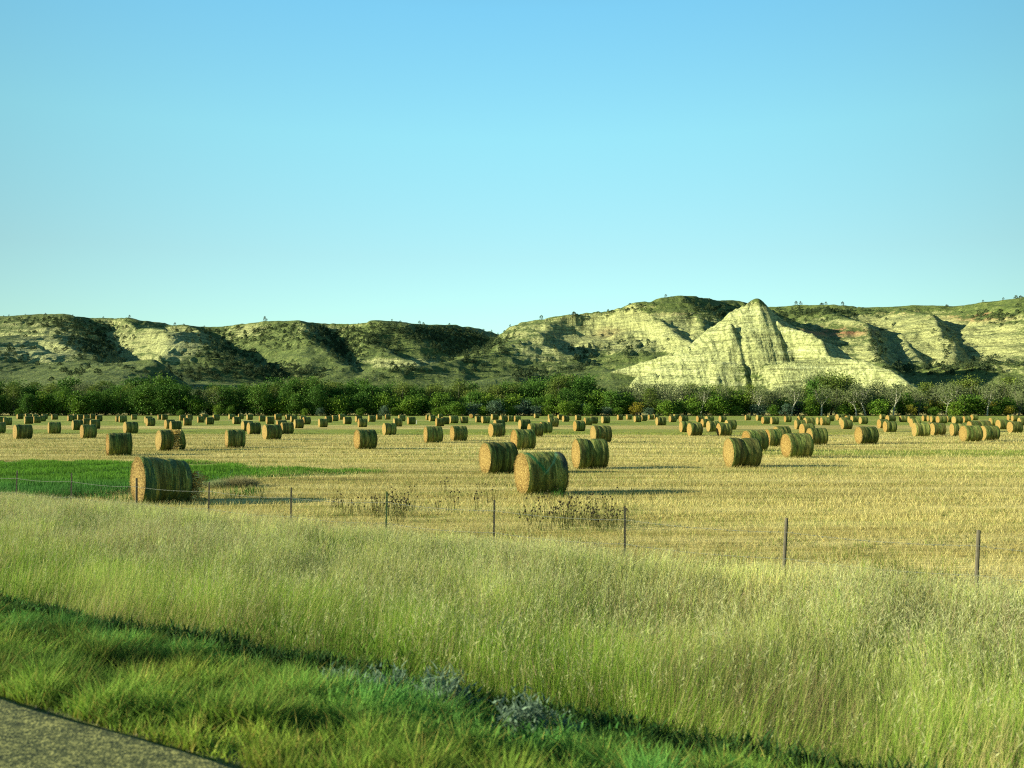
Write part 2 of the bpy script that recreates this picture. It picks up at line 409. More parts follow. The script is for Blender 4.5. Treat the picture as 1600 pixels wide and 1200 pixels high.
# ================================================================== HILLS
# crest lines: (photo x, photo y, distance); slopes left/right of travel direction, rounding
RIDGES = [
 # plateau skyline, far left to saddle
 dict(p=[(-420,486,1500),(-150,492,1500),(0,495,1500),(60,491,1500),(110,490,1480),(165,492,1480),(200,497,1490),(240,505,1500),(265,509,1510),(300,507,1490),(350,503,1470),(413,503,1450),(500,500,1400),(560,500,1340),(620,503,1370),(665,507,1450),(720,508,1560),(745,513,1680),(775,521,1820)], f=.50, b=.05, r=10),
 dict(p=[(-300,500,1400),(-60,505,1370),(20,517,1290),(90,523,1200),(112,556,1120),(128,578,1050)], f=.62, b=.75, r=4),
 dict(p=[(-300,540,1120),(-40,560,1060),(40,566,1020),(120,566,985)], f=.4, b=.3, r=8),
 dict(p=[(190,496,1480),(205,507,1400),(262,516,1300),(297,530,1210),(310,560,1130),(322,582,1060)], f=.55, b=.80, r=5),
 dict(p=[(60,574,1010),(160,569,960),(225,562,930),(240,567,905),(246,592,860)], f=.25, b=.75, r=5),
 dict(p=[(330,505,1470),(352,524,1390),(385,545,1300)], f=.6, b=.6, r=5),
 dict(p=[(380,503,1450),(430,519,1350),(482,531,1240),(522,548,1170),(550,570,1100)], f=.36, b=.62, r=6),
 dict(p=[(480,502,1420),(500,518,1360),(540,534,1300)], f=.7, b=.7, r=5),
 dict(p=[(540,502,1400),(562,526,1310),(585,540,1220),(625,558,1140),(652,572,1080)], f=.42, b=.5, r=5),
 dict(p=[(600,566,1090),(660,573,1060),(720,580,1030)], f=.5, b=.3, r=5),
 dict(p=[(640,505,1420),(655,522,1370),(672,535,1320)], f=.6, b=.6, r=4),
 # mount skyline
 dict(p=[(770,519,1450),(800,508,1350),(840,501,1260),(870,496,1210),(900,490,1190),(925,483,1180),(960,480,1165),(1000,474,1160),(1040,466,1165),(1070,463,1170),(1105,460,1180),(1130,462,1200),(1160,478,1300),(1200,500,1400)], f=.50, b=.25, r=16),
 # long pale spur running down to the left
 dict(p=[(925,484,1180),(880,506,1100),(842,517,1050),(820,535,1005),(775,551,955),(700,567,900),(620,579,860),(540,592,830),(470,604,810)], f=.33, b=.40, r=4),
 dict(p=[(842,517,1050),(850,540,1010),(868,562,960),(884,582,900),(892,598,850)], f=.36, b=.95, r=4),
 dict(p=[(860,497,1200),(882,520,1140),(902,545,1080)], f=.55, b=.55, r=4),
 dict(p=[(930,484,1180),(945,503,1120),(958,525,1060),(968,545,1010)], f=.55, b=.55, r=4),
 dict(p=[(985,476,1160),(1022,491,1110),(1035,503,1060),(1062,522,1010),(1090,538,960)], f=.50, b=.62, r=3),
 dict(p=[(1010,480,1160),(1000,500,1090),(990,522,1030),(975,542,985)], f=.5, b=.5, r=3),
 dict(p=[(1040,468,1165),(1078,488,1110),(1090,500,1065),(1104,516,1010)], f=.6, b=.8, r=3),
 dict(p=[(1110,461,1180),(1128,484,1130),(1140,505,1080)], f=.5, b=.5, r=6),
 dict(p=[(900,575,900),(960,566,900),(1010,557,920)], f=.25, b=.2, r=10),
 dict(p=[(735,598,700),(780,590,720),(830,582,760)], f=.3, b=.3, r=8),
 # right plateau
 dict(p=[(1150,484,1500),(1205,480,1480),(1250,477,1450),(1300,477,1400),(1370,481,1370),(1420,478,1340),(1500,478,1300),(1540,473,1250),(1600,465,1200),(1700,455,1150),(1900,448,1100),(2150,455,1100)], f=.48, b=.06, r=10),
 dict(p=[(1280,479,1400),(1315,492,1280),(1345,503,1160),(1356,525,1090),(1372,552,1000),(1386,572,930)], f=.38, b=.85, r=4),
 dict(p=[(1395,481,1350),(1425,485,1250),(1455,491,1170),(1473,516,1095),(1500,558,1000)], f=.45, b=.80, r=3),
 dict(p=[(1400,500,1230),(1415,530,1120),(1425,556,1030)], f=.5, b=.5, r=4),
 dict(p=[(1480,480,1310),(1545,498,1190),(1580,512,1110),(1600,532,1040),(1640,556,950)], f=.42, b=.6, r=5),
 dict(p=[(1570,476,1130),(1600,480,1090),(1680,486,1000),(1760,510,930)], f=.60, b=.5, r=6),
 dict(p=[(1560,482,1210),(1575,486,1190),(1640,478,1170)], f=.9, b=.5, r=6),
 dict(p=[(1450,574,860),(1530,566,840),(1590,560,830),(1700,560,800)], f=.4, b=.4, r=6),
 # white butte: spine, rims and toes
 dict(p=[(1030,566,850),(1060,550,835),(1100,524,815),(1140,497,797),(1160,482,790),(1172,472,785),(1183,468,783),(1192,471,788),(1202,479,797),(1225,497,815),(1266,524,840),(1299,540,860)], f=1.2, b=.75, r=15),
 dict(p=[(895,606,850),(930,591,846),(965,577,838),(1000,567,828),(1050,552,803),(1100,524,778),(1128,510,760),(1140,506,754)], f=2.3, b=1.5, r=2),
 dict(p=[(1140,506,754),(1145,520,748)], f=1.6, b=2.0, r=3),
 dict(p=[(1163,486,780),(1172,474,775),(1184,468,773),(1194,472,776),(1203,482,784)], f=1.3, b=.9, r=9),
 dict(p=[(1147,503,772),(1168,495,766),(1188,497,761),(1200,494,758),(1213,501,754)], f=1.9, b=.6, r=4),
 dict(p=[(1212,501,752),(1230,511,742),(1252,517,730),(1270,523,720),(1284,532,712),(1291,548,704)], f=2.6, b=1.25, r=1.5),
 dict(p=[(1225,566,704),(1297,557,697),(1350,564,680),(1385,578,660),(1405,592,640)], f=1.6, b=.7, r=2),
 dict(p=[(1000,588,770),(1080,578,752),(1130,566,725),(1180,572,722),(1240,566,706)], f=1.4, b=.7, r=3),
]
VALLEYS = [  # ravine floors cut between the spurs: wall slopes towards the camera/left side and the far/right side
 dict(p=[(165,516,1490),(180,543,1390),(196,563,1270),(212,580,1130),(232,592,1000)], l=.42, r=1.0),
 dict(p=[(338,526,1480),(370,553,1340),(405,574,1210),(450,592,1080),(520,602,950)], l=.42, r=.65),
 dict(p=[(520,524,1400),(543,552,1270),(560,580,1110)], l=.48, r=.75),
 dict(p=[(785,546,1440),(758,560,1320),(718,572,1190),(680,581,1080),(630,587,990)], l=.45, r=.9),
 dict(p=[(866,548,1080),(895,568,1000),(935,580,930),(965,592,880)], l=.9, r=.28),
 dict(p=[(1165,500,1180),(1130,514,1040),(1090,530,960),(1040,548,900)], l=.6, r=.5),
 dict(p=[(60,540,1120),(85,560,1060)], l=.9, r=.6),
 dict(p=[(1362,520,1120),(1385,560,1000),(1400,582,900)], l=.8, r=.6),
 dict(p=[(1475,500,1170),(1496,540,1060),(1515,566,960)], l=.8, r=.6),
 dict(p=[(1385,584,800),(1430,590,800),(1500,586,790),(1580,570,780)], l=.4, r=.5),
]
u = np.linspace(-.80, .80, 1250)
Yr = np.concatenate([np.linspace(470, 620, 45, endpoint=False), np.linspace(620, 900, 150, endpoint=False), np.linspace(900, 1540, 260, endpoint=False), np.linspace(1540, 3200, 24)])
UU, HY = np.meshgrid(u, Yr, indexing='ij'); HX = UU*HY
def hill_height(HX, HY):
    w1 = fbm(HX/55, HY/55, 4, 101); w2 = fbm(HX/55, HY/55, 4, 151)
    w3 = fbm(HX/17, HY/17, 3, 171); w4 = fbm(HX/17, HY/17, 3, 191)
    ppx = 800+FPX*HX/HY; wamp = 1-.70*sstep(930, 860, HY)*sstep(900, 950, ppx)*sstep(1440, 1400, ppx)
    X = HX+wamp*(12*w1+2.4*w3); Y = HY+wamp*(12*w2+2.4*w4)
    base = 33*sstep(560, 1050, HY)+14*sstep(1000, 1500, HY)+2.5*fbm(HX/70, HY/70, 4, 77)*sstep(520, 700, HY)-1.5
    H = base.copy(); near = np.full(H.shape, 1e9); which = np.full(H.shape, -1)
    for ri, R in enumerate(RIDGES):
        P = np.array([world_at(a, b_, d) for a, b_, d in R['p']], float)
        for a, b_ in zip(P[:-1], P[1:]):
            d = b_[:2]-a[:2]; L2 = d@d
            t = np.clip(((X-a[0])*d[0]+(Y-a[1])*d[1])/L2, 0, 1)
            cx = a[0]+t*d[0]; cy = a[1]+t*d[1]; cz = a[2]+t*(b_[2]-a[2])
            dist = np.hypot(X-cx, Y-cy)
            side = (d[0]*(Y-cy)-d[1]*(X-cx))/math.sqrt(L2)
            wb = sstep(-1, 1, side/(dist+1e-6))
            sl = R['f']*(1-wb)+R['b']*wb   # f: camera/left-hand side, b: far/right-hand side
            dd = np.sqrt(dist**2+R['r']**2)-R['r']
            z = cz-sl*dd*(1-.0)-0.0008*0*dist
            k = 3.0
            hmix = np.clip(.5+.5*(z-H)/k, 0, 1)
            new = H*(1-hmix)+z*hmix+k*hmix*(1-hmix)
            which = np.where(z > H, ri, which); near = np.where(z > H, dist, near)
            H = new
    for R in VALLEYS:
        P = np.array([world_at(a, b_, d) for a, b_, d in R['p']], float)
        for a, b_ in zip(P[:-1], P[1:]):
            d = b_[:2]-a[:2]; L2 = d@d
            t = np.clip(((X-a[0])*d[0]+(Y-a[1])*d[1])/L2, 0, 1)
            cx = a[0]+t*d[0]; cy = a[1]+t*d[1]; cz = a[2]+t*(b_[2]-a[2])
            dist = np.hypot(X-cx, Y-cy); side = (d[0]*(Y-cy)-d[1]*(X-cx))/math.sqrt(L2)
            wb = sstep(-1, 1, side/(dist+1e-6))
            # spurs are walked towards the camera, so the far/right wall lies on the positive side
            sl = R['l']*(1-wb)+R['r']*wb
            z = cz+sl*dist+6*sstep(60, 160, dist)*0+np.where(dist > 110, (dist-110)*1.2, 0)
            k = 4.0; hmix = np.clip(.5+.5*(H-z)/k, 0, 1)
            H = H*(1-hmix)+z*hmix-k*hmix*(1-hmix)
    H = np.maximum(H, base*.55)
    return H, base, which, near
H0, HB, WHICH, NEAR = hill_height(HX, HY)
rel = np.clip((H0-HB)/25, 0, 1)
butte = (WHICH >= len(RIDGES)-8)
bw = butte.astype(float)
# gullies and flutes; grassed slopes stay smooth and rounded
PX, PY = project(HX, HY, H0)
barren = np.zeros_like(H0)
for cx, cy, rx, ry, a in [(60,545,60,30,.8),(275,540,45,30,.8),(1000,520,150,45,1.),(1440,530,170,50,1.),(870,540,60,30,.6),(500,514,40,8,.6),(620,566,60,8,.7),(1060,580,160,30,.6)]:
    barren = np.maximum(barren, a*np.exp(-(((PX-cx)/rx)**2+((PY-cy)/ry)**2)))
rough = .38+.62*np.clip(barren*1.3, 0, 1)
g1 = ridged(HX/34+.3*fbm(HX/20, HY/20, 2, 8), HY/70, 3, 31)
g2 = ridged(HX/12, HY/34, 3, 41)
g3 = ridged(HX/5.0+.4*fbm(HX/30, HY/30, 2, 48), HY/60, 3, 51)
g4 = ridged(HX/2.6, HY/40, 2, 55)
away = sstep(3, 22, NEAR)
H1 = H0-rel*away*rough*(1-.8*bw)*(6.5*(1-g1)**1.2+3.2*(1-g2)**1.1)
H1 = H1-bw*rel*(sstep(2, 10, NEAR))*(3.3*(1-g3)**1.1+2.0*(1-g4)+1.3*(1-ridged(HX/22, HY/90, 2, 61)))
H1 = H1+rel*(.35+.5*bw)*fbm(HX/6, HY/6, 3, 71)
# benches: harder beds stand out
hb = 12.0+3*fbm(HX/300, HY/300, 2, 81)
ph = H1/hb*2*math.pi+2*fbm(HX/120, HY/120, 2, 83)
H1 = H1+rel*away*rough*(1-.5*bw)*1.5*np.sin(ph)
PX, PY = project(HX, HY, H1)
# clay / red / white masks (what the surface is made of)
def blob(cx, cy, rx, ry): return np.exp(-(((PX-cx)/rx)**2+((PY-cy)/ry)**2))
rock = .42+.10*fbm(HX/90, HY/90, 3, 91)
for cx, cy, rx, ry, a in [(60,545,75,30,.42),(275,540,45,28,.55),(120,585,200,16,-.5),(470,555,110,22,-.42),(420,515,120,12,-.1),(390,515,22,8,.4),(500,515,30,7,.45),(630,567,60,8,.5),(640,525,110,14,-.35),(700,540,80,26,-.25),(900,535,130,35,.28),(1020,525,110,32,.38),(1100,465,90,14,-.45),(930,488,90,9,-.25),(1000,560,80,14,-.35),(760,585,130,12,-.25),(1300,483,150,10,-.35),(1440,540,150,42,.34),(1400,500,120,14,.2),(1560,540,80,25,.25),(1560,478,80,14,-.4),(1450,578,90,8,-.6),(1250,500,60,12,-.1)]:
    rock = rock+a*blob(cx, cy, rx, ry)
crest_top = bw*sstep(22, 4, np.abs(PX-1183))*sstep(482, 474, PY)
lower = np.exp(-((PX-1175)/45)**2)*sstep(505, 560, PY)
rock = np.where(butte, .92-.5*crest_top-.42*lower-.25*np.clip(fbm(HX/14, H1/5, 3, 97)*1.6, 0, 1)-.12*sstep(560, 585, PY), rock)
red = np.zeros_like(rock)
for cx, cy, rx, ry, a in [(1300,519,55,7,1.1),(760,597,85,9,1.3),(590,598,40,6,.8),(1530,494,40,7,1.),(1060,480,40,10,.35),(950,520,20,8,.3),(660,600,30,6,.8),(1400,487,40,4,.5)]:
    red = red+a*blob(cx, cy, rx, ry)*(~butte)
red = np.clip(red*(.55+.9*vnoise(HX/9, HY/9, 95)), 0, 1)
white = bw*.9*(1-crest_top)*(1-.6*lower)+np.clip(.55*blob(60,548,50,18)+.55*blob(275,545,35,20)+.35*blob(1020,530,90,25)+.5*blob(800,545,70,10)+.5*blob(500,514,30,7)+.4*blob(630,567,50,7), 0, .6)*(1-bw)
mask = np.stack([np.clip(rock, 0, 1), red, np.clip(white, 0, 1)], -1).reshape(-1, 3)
hv = np.stack([HX, HY, H1], -1).reshape(-1, 3)
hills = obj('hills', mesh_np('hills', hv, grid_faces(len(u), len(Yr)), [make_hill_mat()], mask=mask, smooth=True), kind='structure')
def hill_z(X, Y):
    uu = X/Y
    i = (uu-u[0])/(u[1]-u[0]); i0 = int(np.clip(i, 0, len(u)-2)); fi = i-i0
    j0 = int(np.clip(np.searchsorted(Yr, Y)-1, 0, len(Yr)-2)); fj = (Y-Yr[j0])/(Yr[j0+1]-Yr[j0])
    return (H1[i0, j0]*(1-fi)+H1[i0+1, j0]*fi)*(1-fj)+(H1[i0, j0+1]*(1-fi)+H1[i0+1, j0+1]*fi)*fj
#@@PART2

# ================================================================== HAY BALES
R_B = 0.825; L_B = 1.62
def make_end_mat():
    m, nt, b, out = new_mat('cut_straw_end')
    tc = N(nt, 'ShaderNodeTexCoord'); P = tc.outputs['Object']; oi = N(nt, 'ShaderNodeObjectInfo')
    n = noise(nt, P, 16, 6, .8); n2 = noise(nt, P, 3.2, 4, .6)
    w_ = N(nt, 'ShaderNodeTexWave'); w_.wave_type = 'RINGS'; w_.rings_direction = 'X'; w_.inputs['Scale'].default_value = 2.6
    w_.inputs['Distortion'].default_value = 9.; w_.inputs['Detail'].default_value = 4; w_.inputs['Detail Scale'].default_value = 3
    L(nt, P, w_.inputs['Vector'])
    f = mth(nt, 'ADD', mth(nt, 'MULTIPLY', n, .95), mth(nt, 'MULTIPLY', w_.outputs['Fac'], .07))
    c = ramp(nt, f, [(.37, (.018, .008, .002)), (.46, (.11, .056, .010)), (.56, (.225, .145, .034)), (.66, (.56, .45, .17))])
    c = mix(nt, mth(nt, 'MULTIPLY', n2, .5), c, (.20, .10, .02))
    c = mix(nt, mth(nt, 'MULTIPLY', oi.outputs['Random'], .4), c, (.24, .20, .07))
    L(nt, c, b.inputs['Base Color']); bump(nt, b, f, .9, .05)
    return m
def make_wrap_mat(name, special=0):
    m, nt, b, out = new_mat(name)
    tc = N(nt, 'ShaderNodeTexCoord'); P = tc.outputs['Object']; oi = N(nt, 'ShaderNodeObjectInfo')
    off = N(nt, 'ShaderNodeCombineXYZ'); L(nt, mth(nt, 'MULTIPLY', oi.outputs['Random'], 37.0), off.inputs[0])
    va = N(nt, 'ShaderNodeVectorMath', operation='ADD'); L(nt, P, va.inputs[0]); L(nt, off.outputs[0], va.inputs[1]); Q = va.outputs[0]
    # bands that run round the bale (vary along its axis x), strands, matting
    band = noise(nt, mapping(nt, Q, (3.2, .35, .35)), 1, 4, .6, .3)
    strand = noise(nt, mapping(nt, Q, (26, 2.2, 2.2)), 1, 5, .7, .4)
    fine = noise(nt, Q, 42, 4, .75)
    f = mth(nt, 'ADD', mth(nt, 'MULTIPLY', strand, .55), mth(nt, 'MULTIPLY', fine, .45))
    hay = ramp(nt, f, [(.36, (.026, .022, .005)), (.46, (.13, .118, .030)), (.57, (.29, .26, .07)), (.7, (.66, .60, .25))])
    net = ramp(nt, f, [(.36, (.012, .020, .004)), (.47, (.075, .105, .020)), (.58, (.21, .26, .06)), (.72, (.60, .62, .27))])
    mr = N(nt, 'ShaderNodeMapRange'); L(nt, band, mr.inputs[0]); mr.inputs[1].default_value = .36; mr.inputs[2].default_value = .56
    c = mix(nt, mr.outputs[0], hay, net)
    dk = N(nt, 'ShaderNodeMapRange'); L(nt, noise(nt, mapping(nt, Q, (5.5, .5, .5), (0, 0, 0), (9, 0, 0)), 1, 3), dk.inputs[0]); dk.inputs[1].default_value = .38; dk.inputs[2].default_value = .62; dk.inputs[3].default_value = .45; dk.inputs[4].default_value = 1.25
    tone = mth(nt, 'MULTIPLY', dk.outputs[0], mth(nt, 'ADD', .72, mth(nt, 'MULTIPLY', oi.outputs['Random'], .5)))
    cc = N(nt, 'ShaderNodeCombineColor'); [L(nt, tone, cc.inputs[i]) for i in range(3)]
    c = mix(nt, 1, c, cc.outputs[0], 'MULTIPLY')
    if special:
        sx = N(nt, 'ShaderNodeSeparateXYZ'); L(nt, P, sx.inputs[0]); X, Y, Z = sx.outputs
        # torn teal netting: two slanting streaks meeting in a V, plus a dark blue plastic edge
        if special == 1:
            def streak(a, bb, w0, w1):
                d = mth(nt, 'ABSOLUTE', mth(nt, 'SUBTRACT', mth(nt, 'ADD', X, mth(nt, 'MULTIPLY', Z, a)), bb))
                d = mth(nt, 'ADD', d, mth(nt, 'MULTIPLY', mth(nt, 'SUBTRACT', strand, .5), .25))
                q = N(nt, 'ShaderNodeMapRange'); L(nt, d, q.inputs[0]); q.inputs[1].default_value = w1; q.inputs[2].default_value = w0; q.inputs[3].default_value = 0; q.inputs[4].default_value = 1
                z_ = N(nt, 'ShaderNodeMapRange'); L(nt, Z, z_.inputs[0]); z_.inputs[1].default_value = .75; z_.inputs[2].default_value = .95
                return mth(nt, 'MULTIPLY', q.outputs[0], z_.outputs[0])
            s1 = streak(.75, .55, .03, .13); s2 = streak(-.95, -.98, .02, .07)
            c = mix(nt, mth(nt, 'MULTIPLY', s1, .8), c, (.014, .15, .05))
            c = mix(nt, mth(nt, 'MULTIPLY', s2, .7), c, (.16, .32, .16))
            q = N(nt, 'ShaderNodeMapRange'); L(nt, mth(nt, 'ADD', X, mth(nt, 'MULTIPLY', strand, .2)), q.inputs[0]); q.inputs[1].default_value = .60; q.inputs[2].default_value = .72
            z_ = N(nt, 'ShaderNodeMapRange'); L(nt, Z, z_.inputs[0]); z_.inputs[1].default_value = .8; z_.inputs[2].default_value = 1.1
            c = mix(nt, mth(nt, 'MULTIPLY', mth(nt, 'MULTIPLY', q.outputs[0], z_.outputs[0]),   .75), c, (.010, .024, .045))
        else:
            q = N(nt, 'ShaderNodeMapRange'); L(nt, noise(nt, mapping(nt, P, (4, .6, .6), (0, 0, 0), (5.3, 0, 0)), 1, 3), q.inputs[0]); q.inputs[1].default_value = .5; q.inputs[2].default_value = .56
            c = mix(nt, mth(nt, 'MULTIPLY', q.outputs[0], .6), c, (.012, .075, .055))
    L(nt, c, b.inputs['Base Color']); bump(nt, b, mth(nt, 'ADD', f, mth(nt, 'MULTIPLY', band, .8)), .9, .05)
    b.inputs['Roughness'].default_value = .8
    return m
M_END = make_end_mat(); M_WRAP = make_wrap_mat('green_net_over_hay')
M_WRAP_TEAL = make_wrap_mat('torn_teal_net_over_hay', 1); M_WRAP_BLUE = make_wrap_mat('blue_green_net_over_hay', 2)

def bale_radius(x, th, seed, R, waist, sag, amp=1.0):
    """surface radius at axial place x (-1..1) and angle th (0 = up)"""
    # wrap the noise round the roll so it closes on itself
    cy_, sy_ = np.cos(th)*1.3, np.sin(th)*1.3
    r = R*(1+.030*amp*fbm(x*1.8+seed*3.1+cy_, sy_+seed, 3, seed)+.016*amp*fbm(x*8+seed+cy_*2, sy_*2.2, 3, seed+3))
    xo = .12*math.sin(seed*1.7)
    r = r-R*.040*waist*np.exp(-((x-xo)/.16)**2)-R*.035*waist*np.exp(-((x-xo)/.04)**2)-R*.02*waist*np.exp(-((x-.5)/.06)**2)*.6
    edge_ = np.clip((np.abs(x)-.90)/.10, 0, 1); r = r-R*.05*edge_**2
    z = r*np.cos(th); y = r*np.sin(th)*(1+.015*sag)
    flat = -R*(1-.035*sag)
    z = np.where(z < flat, flat+(z-flat)*.12, z)
    return y, z
def bale_meshes(tag, seed, R=R_B, Lb=L_B, nx=26, nt_=56, waist=1., sag=1., fuzz=2200, taper=0., wrapmat=None, x0=-1., x1=1.):
    wrapmat = wrapmat or M_WRAP
    wr = np.random.default_rng(seed)
    xs = np.linspace(-.985, .985, nx); th = np.arange(nt_)/nt_*2*math.pi
    XX, TH = np.meshgrid(xs, th, indexing='ij')
    yy, zz = bale_radius(XX, TH, seed, R, waist, sag)
    tp = 1-taper*(XX+1)/2
    bot = zz.min()
    V = np.stack([XX*Lb/2, yy*(1-.5*taper*(XX+1)/2), (zz-bot)*tp], -1)
    ii = np.arange(nx-1)[:, None]; jj = np.arange(nt_)[None, :]
    a = ii*nt_+jj; b_ = ii*nt_+(jj+1) % nt_; F = np.stack([a, b_, b_+nt_, a+nt_], -1).reshape(-1, 4)
    acc = Acc(); acc.add(V.reshape(-1, 3), F, (.2, .2, .08))
    # loose fibres lying round the netting
    if fuzz:
        n = fuzz; x = wr.uniform(-.97, .97, n); t = wr.uniform(0, 2*math.pi, n)
        y, z = bale_radius(x, t, seed, R*1.004, waist, sag); tq = 1-taper*(x+1)/2
        p = np.stack([x*Lb/2, y*(1-.5*taper*(x+1)/2), (z-bot)*tq], -1)
        tang = np.stack([wr.normal(0, .35, n), np.cos(t), -np.sin(t)], -1)+wr.normal(0, .15, (n, 3)); tang /= np.linalg.norm(tang, axis=1)[:, None]
        out_ = np.stack([np.zeros(n), np.sin(t), np.cos(t)], -1)
        ln = wr.uniform(.04, .17, n)[:, None]; sidev = np.cross(tang, out_); sidev /= np.linalg.norm(sidev, axis=1)[:, None]
        wd = wr.uniform(.002, .005, n)[:, None]
        tip = p+tang*ln+out_*(wr.uniform(.0, 1, n)**2*.09)[:, None]
        FV = np.stack([p-sidev*wd, p+sidev*wd, tip], 1).reshape(-1, 3)
        acc.add(FV, np.arange(3*n).reshape(-1, 3), (.2, .2, .08))
    wrap = acc.mesh('net_wrap_'+tag, [wrapmat], smooth=True)
    # straw core: both ends, bulging slightly, with ragged stalks
    acc = Acc(); rr = np.linspace(0, 1, 11); rims = []
    for sgn in (-1, 1):
        RR, TH = np.meshgrid(rr, th, indexing='ij')
        y, z = bale_radius(np.full(TH.shape, .985*sgn), TH, seed, R, waist, sag)
        zc = (z.max()+z.min())/2
        tpv = 1-taper*(sgn+1)/2
        yy_ = y*RR*(1-.5*taper*(sgn+1)/2); zz_ = (zc+(z-zc)*RR-bot)*tpv
        bulge = .05*(1-RR**2)+.022*fbm(yy_*9, zz_*9+seed, 3, seed+7)
        V = np.stack([sgn*(Lb/2*.985+bulge), yy_, zz_], -1).reshape(-1, 3)
        ii = np.arange(len(rr)-1)[:, None]; jj = np.arange(nt_)[None, :]
        a = ii*nt_+jj; b_ = ii*nt_+(jj+1) % nt_
        F = np.stack([a, b_, b_+nt_, a+nt_], -1).reshape(-1, 4)
        if sgn > 0: F = F[:, ::-1]
        rims.append((V[-nt_:], acc.n+len(V)-nt_)); acc.add(V, F)
        n = fuzz
        if n:
            q = np.sqrt(wr.uniform(0, 1, n)); t = wr.uniform(0, 2*math.pi, n)
            y, z = bale_radius(np.full(n, .985*sgn), t, seed, R, waist, sag)
            p = np.stack([np.full(n, sgn*Lb/2*.99), y*q*(1-.5*taper*(sgn+1)/2), (zc+(z-zc)*q-bot)*tpv], -1)
            d = np.stack([sgn*wr.uniform(.1, .9, n), np.cos(t)*1.0+wr.normal(0, .5, n), -np.sin(t)+wr.normal(0, .5, n)], -1); d /= np.linalg.norm(d, axis=1)[:, None]
            sv = np.cross(d, [1., .2, .1]); sv /= np.linalg.norm(sv, axis=1)[:, None]; wd = wr.uniform(.003, .008, n)[:, None]
            FV = np.stack([p-sv*wd, p+sv*wd, p+d*wr.uniform(.05, .14, n)[:, None]], 1).reshape(-1, 3)
            acc.add(FV, np.arange(3*n).reshape(-1, 3))
    # the inside of the roll, under the netting, joins both ends
    ctr = np.array([0, 0, (zz.max()-bot)/2]); r1, o1 = rims[0]; r2, o2 = rims[1]
    m1 = ctr+(r1-ctr)*np.array([.97, .9, .9]); m2 = ctr+(r2-ctr)*np.array([.97, .9, .9]); om = acc.n; acc.add(np.concatenate([m1, m2]), np.zeros((0, 4), int))
    jn = (np.arange(nt_)+1) % nt_; j0 = np.arange(nt_)
    for a_, b_ in ((o1, om), (om, om+nt_), (om+nt_, o2)): acc.F.append(np.stack([a_+j0, a_+jn, b_+jn, b_+j0], -1))
    core = acc.mesh('straw_core_'+tag, [M_END], smooth=False)
    return wrap, core
def make_bale(tag, seed, **kw):
    wrap, core = bale_meshes(tag, seed, **kw)
    e = empty('hay_bale', category='hay bale')
    obj('net_wrap', wrap, e); obj('straw_core', core, e)
    return e
BALE_PROTOS = [dict(seed=3, waist=1.2), dict(seed=8, waist=.3, sag=1.6), dict(seed=15, waist=.8, sag=.6), dict(seed=21, waist=1.8, sag=1.2), dict(seed=34, waist=0, sag=1.)]
protos_near = [None]*5; protos_far = [None]*5
def get_bale(k, near):
    lst = protos_near if near else protos_far
    if lst[k] is None:
        kw = dict(BALE_PROTOS[k])
        if not near: kw.update(fuzz=160, nx=14, nt_=28)
        lst[k] = make_bale(('near' if near else 'far')+str(k), **kw); return lst[k]
    return copy_tree(lst[k])
